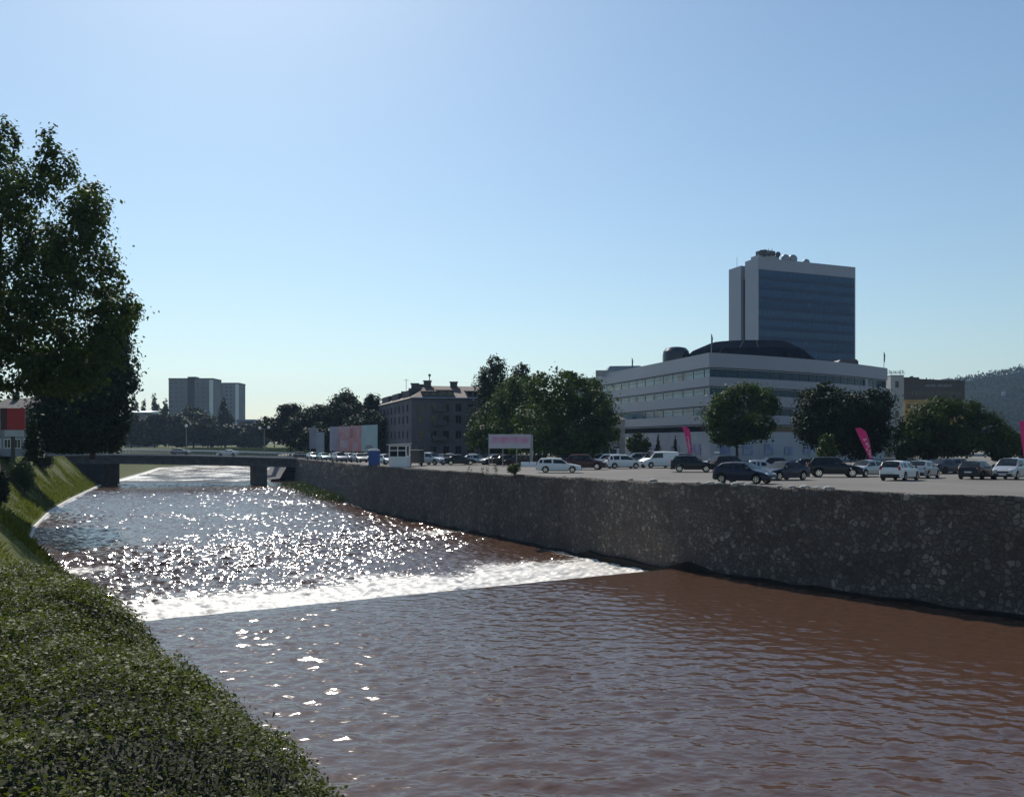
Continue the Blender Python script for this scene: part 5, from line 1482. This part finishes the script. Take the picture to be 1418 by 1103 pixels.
def stair_tower():
    d = 205.0; Z0 = -3.5; x0, x1 = px2x(1233.5, d), px2x(1251.5, d)
    root = empty('stair_tower', (x0, d, Z0)); tag(root, 'slim pale grey stair tower between the white office and the dark hotel', 'building')
    w = x1 - x0; H = zat(520.5, d) - Z0
    b = MB(); b.box(0, w, 0, 5, -.3, H); b.build('shaft', plain('pale_render', (0.40, 0.39, 0.37), .8, .12, .25), root)
    for y in (532, 573):
        z = zat(y, d) - Z0; b = MB(); b.box(w * .35, w * .62, -.05, .02, z - .8, z + .8); b.build('window', MAT['glass'], root)
    b = MB(); b.box(-3.2, -.003, 1, 5, -.3, zat(538, d) - Z0); b.build('side_wing', plain('ochre_grey_render', (0.27, 0.25, 0.18), .8, .15, .3), root)
    b = MB(); b.box(-.05, w + .05, -.05, 5.05, H + .003, H + .25); b.build('coping', MAT['concrete'], root)
    # sign of letters standing on a rail above the roof
    zs = zat(516.2, d); r2 = empty('rooftop_sign', (x0 - .6, d + .8, Z0 + H + .25)); tag(r2, 'row of small raised letters on a rail over the slim grey stair tower', 'sign')
    zl = zs - (Z0 + H + .25)
    b = MB(); b.box(-.1, 4.4, -.04, .04, zl - .10, zl); b.box(1.0, 1.08, -.04, .04, 0, zl - .102); b.box(3.2, 3.28, -.04, .04, 0, zl - .102); b.build('rail', MAT['grey_metal'], r2)
    b = MB(); rng = random.Random(2); xx = 0
    for k, tall in enumerate((0, 1, 0, 0, 0, 0, 1, 1)):
        hh = .78 if tall else .52
        b.box(xx, xx + .10, -.05, .05, zl + .003, zl + hh); b.box(xx + .103, xx + .34, -.05, .05, zl + .42, zl + .52)
        if k % 2: b.box(xx + .343, xx + .43, -.05, .05, zl + .003, zl + .52)
        else: b.box(xx + .103, xx + .34, -.05, .05, zl + .003, zl + .09)
        xx += .53
    b.build('letters', MAT['dark_metal'], r2)
stair_tower()

def text_mesh(txt, size, name, mat, parent, loc, depth=.04):
    cu = bpy.data.curves.new('t', 'FONT'); cu.body = txt; cu.size = size; cu.extrude = depth
    ob = bpy.data.objects.new('t', cu); COL.objects.link(ob)
    me = bpy.data.meshes.new_from_object(ob.evaluated_get(bpy.context.evaluated_depsgraph_get()))
    bpy.data.objects.remove(ob)
    me.materials.clear(); me.materials.append(mat)
    o = link_mesh(name, me, parent); o.location = loc; o.rotation_euler = (R(90), 0, 0)
    return o

def hotel():
    d = 240.0; Z0 = -3.5; x0, x1 = px2x(1252, d), px2x(1336, d)
    root = empty('hotel_building', (x0, d, Z0)); tag(root, 'box shaped hotel with dark brown upper storeys and yellow lower storeys', 'building')
    w = x1 - x0; H = zat(525.5, d) - Z0; Hy = zat(553, d) - Z0; H2 = zat(523.5, d) - Z0
    b = MB(); b.prism([(0, 0), (w, 0), (w, 18), (0, 18)], Hy + .003, [H2, H - .3, H - .3, H2]); b.build('upper_storeys', plain('dark_brown_cladding', (0.045, 0.032, 0.030), .6, .25, .3), root)
    b = MB(); b.prism([(.15, .15), (w - .15, .15), (w - .15, 18), (.15, 18)], -.3, Hy); b.build('lower_storeys', plain('yellow_cladding', (0.34, 0.21, 0.05), .6, .12, .3), root)
    ym = MAT['glass']
    for zr in np.arange(1.0, Hy - 2.4, 3.0):
        for c in range(8):
            xx = .9 + c * (w - 1.5) / 8
            f = MB(); f.box(xx, xx + .9, .06, .148, zr, zr + 1.2); f.build('window', ym, root)
    for zr in (Hy + 1.2, Hy + 3.9):
        if zr + 1.4 < H - 1.6:
            f = MB()
            for c in range(14):
                xx = .8 + c * (w - 1.6) / 14; f.box(xx, xx + .8, -.05, -.003, zr, zr + 1.1)
            f.build('window_row', ym, root)
    text_mesh('HOTEL HOLIDAY', 0.98, 'sign_lettering', plain('sign_grey', (0.33, 0.33, 0.36), .6), root, (px2x(1281, d) - x0, -.09, zat(535.5, d) - Z0), .03)
    b = MB(); u = lambda px: px2x(px, d) - x0
    b.prism([(u(1255), 3), (u(1280), 3), (u(1280), 9), (u(1255), 9)], H - .4, zat(521, d) - Z0); b.box(u(1271), u(1274), 4, 5, zat(521, d) - Z0 + .003, zat(519, d) - Z0); b.build('plant_room', MAT['dark_metal'], root)
    b = MB(); b.box(u(1318), u(1326), 3, 6, H - .6, zat(522.8, d) - Z0); b.build('plant_room', MAT['grey_metal'], root)
    b = MB()
    for px, y in ((1290, 521.5), (1295.5, 523), (1299.5, 523)): b.tube([(u(px), 3, H - .5), (u(px), 3, zat(y, d) - Z0)], .14, 5)
    b.build('vent_pipes', MAT['dark_metal'], root)
hotel()

def far_buildings():
    Z0 = -2.3
    # two far tower blocks
    for (p0, p1, d, yt, s0, s1, ys, lab, gm) in ((233.5, 295, 560.0, 525.5, 260, 269, 522, 'wider of the two grey tower blocks in the distance with dark central strip', None), (299, 330.5, 640.0, 531.5, 301.5, 307, 531.4, 'narrower grey tower block standing just right of the wider one', None)):
        x0, x1 = px2x(p0, d), px2x(p1, d); root = empty('tower_block', (x0, d, Z0)); tag(root, lab, 'building'); w = x1 - x0; H = zat(yt, d) - Z0
        wm = plain('grey_block_render', (0.165, 0.165, 0.185), .85, .12, .06)
        b = MB(); b.box(0, w, 0, 16, -.3, H); b.build('wall', wm, root)
        b = MB(); b.box(-.15, w + .15, -.15, 16.1, H + .003, H + 1.0); b.build('parapet', plain('block_top', (0.12, 0.115, 0.12), .85, .1, .1), root)
        a0, a1 = px2x(s0, d) - x0, px2x(s1, d) - x0
        b = MB(); b.box(a0, a1, -.4, -.003, 0, zat(ys, d) - Z0 if ys < 525 else H); b.build('stair_side_strip', plain('dark_strip', (0.02, 0.02, 0.027), .6, .1, .1), root)  # central stair strip; on the narrower block, its darker left face drawn flat
        b = MB(); b.box(w - 2.4, w + .1, -.35, -.003, 0, H - .1); b.build('sunlit_edge', plain('sunlit_side_tone', (0.62, 0.62, 0.64), .8, .08, .1), root)  # sunlit side face, painted as a pale strip on the front wall
        if ys < 525:
            b = MB(); b.box(a0, a1 + 1, 0.2, 6, H + 1.003, zat(ys, d) - Z0 + .3); b.build('lift_room', plain('dark_strip', (0.06, 0.06, 0.07), .6, .1, .1), root)
        wmat = plain('block_window', (0.085, 0.09, 0.10), .25, .2, .1)
        nf = int(H / 3)
        for k in range(nf):
            z = 1.2 + k * (H - 1.4) / nf; b = MB(); n = int(w / 3.4)
            for c in range(n):
                xx = 1.0 + c * (w - 1.4) / n
                if (xx + 1.7 > a0 - .3 and xx < a1 + .3) or xx + 1.7 > w - 2.5: continue
                b.box(xx, xx + 1.6, -.06, -.003, z, z + 1.35)
            if b.v: b.build('window_row', wmat, root)
    # small blue grey block right of them
    d = 430.0; x0, x1 = px2x(328.5, d), px2x(352, d); root = empty('low_block', (x0, d, Z0)); tag(root, 'small distant flat roofed blue grey block right of the twin tower blocks', 'building'); w = x1 - x0; H = zat(580.5, d) - Z0
    b = MB(); b.box(0, w, 0, 12, -.3, H * .62); b.box(-.2, w + .2, -.3, 12, H * .62 + .003, H); b.build('wall', plain('blue_grey_cladding', (0.16, 0.17, 0.25), .6, .15, .2), root)
    b = MB(); b.box(.6, w - .6, -.36, -.303, H * .70, H * .92); b.build('window_row', MAT['blue_glass'], root)
    # low building with white roof at the left
    d = 395.0; x0, x1 = px2x(172, d), px2x(207, d); root = empty('low_building', (x0, d, Z0)); tag(root, 'low building with a bright white flat roof between the poplars and the dark tree', 'building'); w = x1 - x0; H = zat(570, d) - Z0
    b = MB(); b.box(0, w, 0, 10, -.3, H - .5); b.build('wall', plain('brown_grey_render', (0.20, 0.18, 0.17), .9, .15, .3), root)
    b = MB(); b.prism([(-.3, -.4), (w + .3, -.4), (w + .3, 10.4), (-.3, 10.4)], H - .497, [H - .1, H - .1, H + .8, H + .8]); b.build('roof', MAT['white_paint'], root)
    facade_windows(root, (0, 0), (w, 0), [2, 5.2], 4, 1.5, 1.3, MAT['glass'], MAT['dark_concrete'])
    # grey house behind the red billboard, left bank
    d = 118.0; x0, x1 = px2x(-30, d), px2x(62, d); z = float(zleft(d)); root = empty('terraced_house', (x0, d, z), R(-10)); tag(root, 'pale grey house with dark roof behind the red billboard on the left bank', 'house'); w = x1 - x0; H = zat(566, d) - z
    b = MB(); b.box(0, w, 0, 9, -.3, H); b.build('wall', plain('grey_house_render', (0.24, 0.24, 0.25), .9, .2, .3), root)
    b = MB(); b.prism([(-.4, -.4), (w + .4, -.4), (w + .4, 9.4), (-.4, 9.4)], H + .003, H + 1.7, 0, None, [(1.5, 4), (w - 1.5, 4), (w - 1.5, 5), (1.5, 5)]); rf = b.build('roof', plain('dark_tiles', (0.07, 0.06, 0.06), .85, .25, 1), root)
    b = MB(); b.box(w * .3, w * .3 + .7, 3, 3.6, H + .8, H + 2.5); b.build('chimney', MAT['dark_concrete'], rf)
    facade_windows(root, (0, 0), (w, 0), [.8, 3.4], 5, 1.3, 1.1, MAT['glass'], MAT['white_paint'])
    # pale green roofed hall behind the wide tree
    d = 240.0; z = -3.55; x0, x1 = px2x(790, d), px2x(838, d); root = empty('hall_building', (x0, d, z)); tag(root, 'flat pale green grey roof showing between the wide tree and the office', 'building'); w = x1 - x0; H = zat(521.5, d) - z
    b = MB(); b.box(0, w, 0, 14, -.3, H - 1); b.build('wall', plain('green_grey_render', (0.22, 0.25, 0.22), .8, .12, .2), root)
    b = MB(); b.prism([(-.3, -.3), (w + .3, -.3), (w + .3, 14.3), (-.3, 14.3)], H - .997, [H - .7, H, H, H - .7]); b.build('roof', plain('green_grey_roof', (0.20, 0.25, 0.20), .6, .12, .3), root)
    facade_windows(root, (0, 0), (w, 0), [2, 6, 10, 14], 4, 1.8, 1.4, MAT['glass'], MAT['dark_concrete'])
    g = empty('flagpole', (px2x(772, 235), 235.0, z)); tag(g, 'flagpole with dark flag poking up above the widest tree crown', 'flagpole')
    H = zat(506, 235) - z; b = MB(); b.tube([(0, 0, 0), (0, 0, H)], [.14, .06], 6); b.build('pole', MAT['grey_metal'], g)
    b = MB(); b.tube([(-.1, 0, H - .1), (-.3, .1, H - .9), (-.35, .05, H - 1.6), (-.2, 0, H - 2.0)], [.1, .45, .4, .08], 7); b.build('flag', MAT['dark_metal'], g)
far_buildings()

# ------------------------------------------------------------------ hill
def hill():
    xs = np.linspace(380, 2600, 120); ys = np.linspace(800, 2200, 60)
    X, Y = np.meshgrid(xs, ys, indexing='ij')
    prof = np.interp(X, [380, 560, 700, 800, 900, 1100, 1500, 2600], [0, 62, 96, 117, 138, 175, 230, 260])
    across = np.exp(-((Y - 1350) / 330) ** 2)
    Z = -4 + prof * across * (1 + .10 * (vnoise(X, Y, 160, 91) - .5)) + (vnoise(X, Y, 45, 92) - .5) * 6 * across
    o = np_mesh('hill', np.stack([X, Y, Z], -1).reshape(-1, 3), grid_quads(*X.shape), plain('hill_ground', (0.012, 0.018, 0.010), .95, .3, .02, spec=0), smooth=True); tag(o, kind='structure')
    rng = np.random.default_rng(93); n = 60000
    x = rng.uniform(520, 1500, n); y = rng.uniform(820, 1420, n)
    pr = np.interp(x, [380, 560, 700, 800, 900, 1100, 1500, 2600], [0, 62, 96, 117, 138, 175, 230, 260])
    ac = np.exp(-((y - 1350) / 330) ** 2)
    z = -4 + pr * ac * (1 + .10 * (vnoise(x, y, 160, 91) - .5)) + (vnoise(x, y, 45, 92) - .5) * 6 * ac
    # crowns: leaves gathered round tree tops on a jittered lattice
    ix = np.round(x / 9) * 9 + (vnoise(np.round(x / 9) * 37.7, np.round(y / 9) * 11.3, 1, 94) - .5) * 6
    iy = np.round(y / 9) * 9 + (vnoise(np.round(x / 9) * 17.1, np.round(y / 9) * 31.9, 1, 95) - .5) * 6
    r = np.sqrt((x - ix) ** 2 + (y - iy) ** 2)
    hgt = 5 + 8 * vnoise(ix * 3.3, iy * 3.3, 1, 96)
    gap = vnoise(x, y, 60, 97) > .30
    z = z + hgt * np.sqrt(np.clip(1 - (r / 6.5) ** 2, 0, 1)) * rng.uniform(.5, 1.0, n)
    P = np.stack([x, y, z], -1)[gap]
    v = leaf_quads(P, 3.4, rng, None)
    o = np_mesh('hillside_wood', v, np.arange(len(v)).reshape(-1, 4), leaf_mat('hill_leaf', (0.010, 0.017, 0.009), (0.016, 0.025, 0.011), .05, .95, .02, spec=0)); tag(o, kind='stuff')
    for px, py, d, lab in ((1390, 539, 1180, 'tiny white house high on the wooded hill'), ):
        x, z = px2x(px, d), zat(py, d)
        root = empty('hillside_house', (x, d, z - 6)); tag(root, lab, 'house')
        b = MB(); b.box(-2.2, 2.2, -2, 2, -10, 4); b.build('wall', MAT['white_panel'], root); b = MB(); b.prism([(-2.6, -2.4), (2.6, -2.4), (2.6, 2.4), (-2.6, 2.4)], 4.01, 5.8, 0, None, [(-1.6, -.2), (1.6, -.2), (1.6, .2), (-1.6, .2)]); b.build('roof', MAT['roof_tile'], root)
hill()

# ------------------------------------------------------------------ haze
HAZE = True
if HAZE:
    m = bpy.data.materials.new('haze_air'); m.use_nodes = True; nt = m.node_tree
    for n in list(nt.nodes):
        if n.type == 'BSDF_PRINCIPLED': nt.nodes.remove(n)
    v = nt.nodes.new('ShaderNodeVolumePrincipled'); v.inputs['Color'].default_value = (0.50, 0.70, 1.0, 1); v.inputs['Density'].default_value = 0.0001; v.inputs['Anisotropy'].default_value = 0.3
    nt.links.new(v.outputs[0], nt.nodes['Material Output'].inputs['Volume'])
    b = MB(); b.box(-6100, 6100, -80, 5100, -12, 300); o = b.build('haze', m); tag(o, kind='stuff')

# ------------------------------------------------------------------ light, sky, camera
w = bpy.data.worlds.new('World'); sc.world = w; w.use_nodes = True
nt = w.node_tree; sky = nt.nodes.new('ShaderNodeTexSky'); sky.sky_type = 'NISHITA'; sky.sun_disc = False
sky.sun_elevation = R(SUN_EL); sky.sun_rotation = R(SUN_AZ); sky.altitude = 100; sky.air_density = 1.25; sky.dust_density = 0.6; sky.ozone_density = 1.3
wb = nt.nodes.new('ShaderNodeMixRGB'); wb.blend_type = 'MULTIPLY'; wb.inputs[0].default_value = 1; wb.inputs[2].default_value = (0.83, 0.945, 1.0, 1)   # cool white balance of the phone
nt.links.new(sky.outputs[0], wb.inputs[1]); nt.links.new(wb.outputs[0], nt.nodes['Background'].inputs[0]); nt.nodes['Background'].inputs[1].default_value = 0.088
s = Vector((math.sin(R(SUN_AZ)) * math.cos(R(SUN_EL)), math.cos(R(SUN_AZ)) * math.cos(R(SUN_EL)), math.sin(R(SUN_EL))))
ld = bpy.data.lights.new('sun', 'SUN'); ld.energy = 3.7; ld.angle = R(0.5); ld.color = (1.0, 0.95, 0.87)
lo = bpy.data.objects.new('sun', ld); COL.objects.link(lo); lo.rotation_euler = s.to_track_quat('Z', 'Y').to_euler()

cd = bpy.data.cameras.new('camera'); co = bpy.data.objects.new('camera', cd); COL.objects.link(co)
cd.sensor_width = 36; cd.lens = 36 * F / 1418; co.location = (0, 0, 0); co.rotation_euler = (R(90), 0, 0)
cd.shift_y = (HZ - 551.5) / 1418; cd.clip_start = .1; cd.clip_end = 20000
sc.camera = co

vs = sc.view_settings; vs.view_transform = 'Standard'; vs.look = 'None'; vs.exposure = 0.25; vs.gamma = 1
cy = sc.cycles
cy.use_denoising = True; cy.max_bounces = 6; cy.diffuse_bounces = 2; cy.glossy_bounces = 3; cy.transmission_bounces = 4; cy.transparent_max_bounces = 8; cy.volume_bounces = 1
cy.caustics_reflective = False; cy.caustics_refractive = False; cy.sample_clamp_indirect = 6
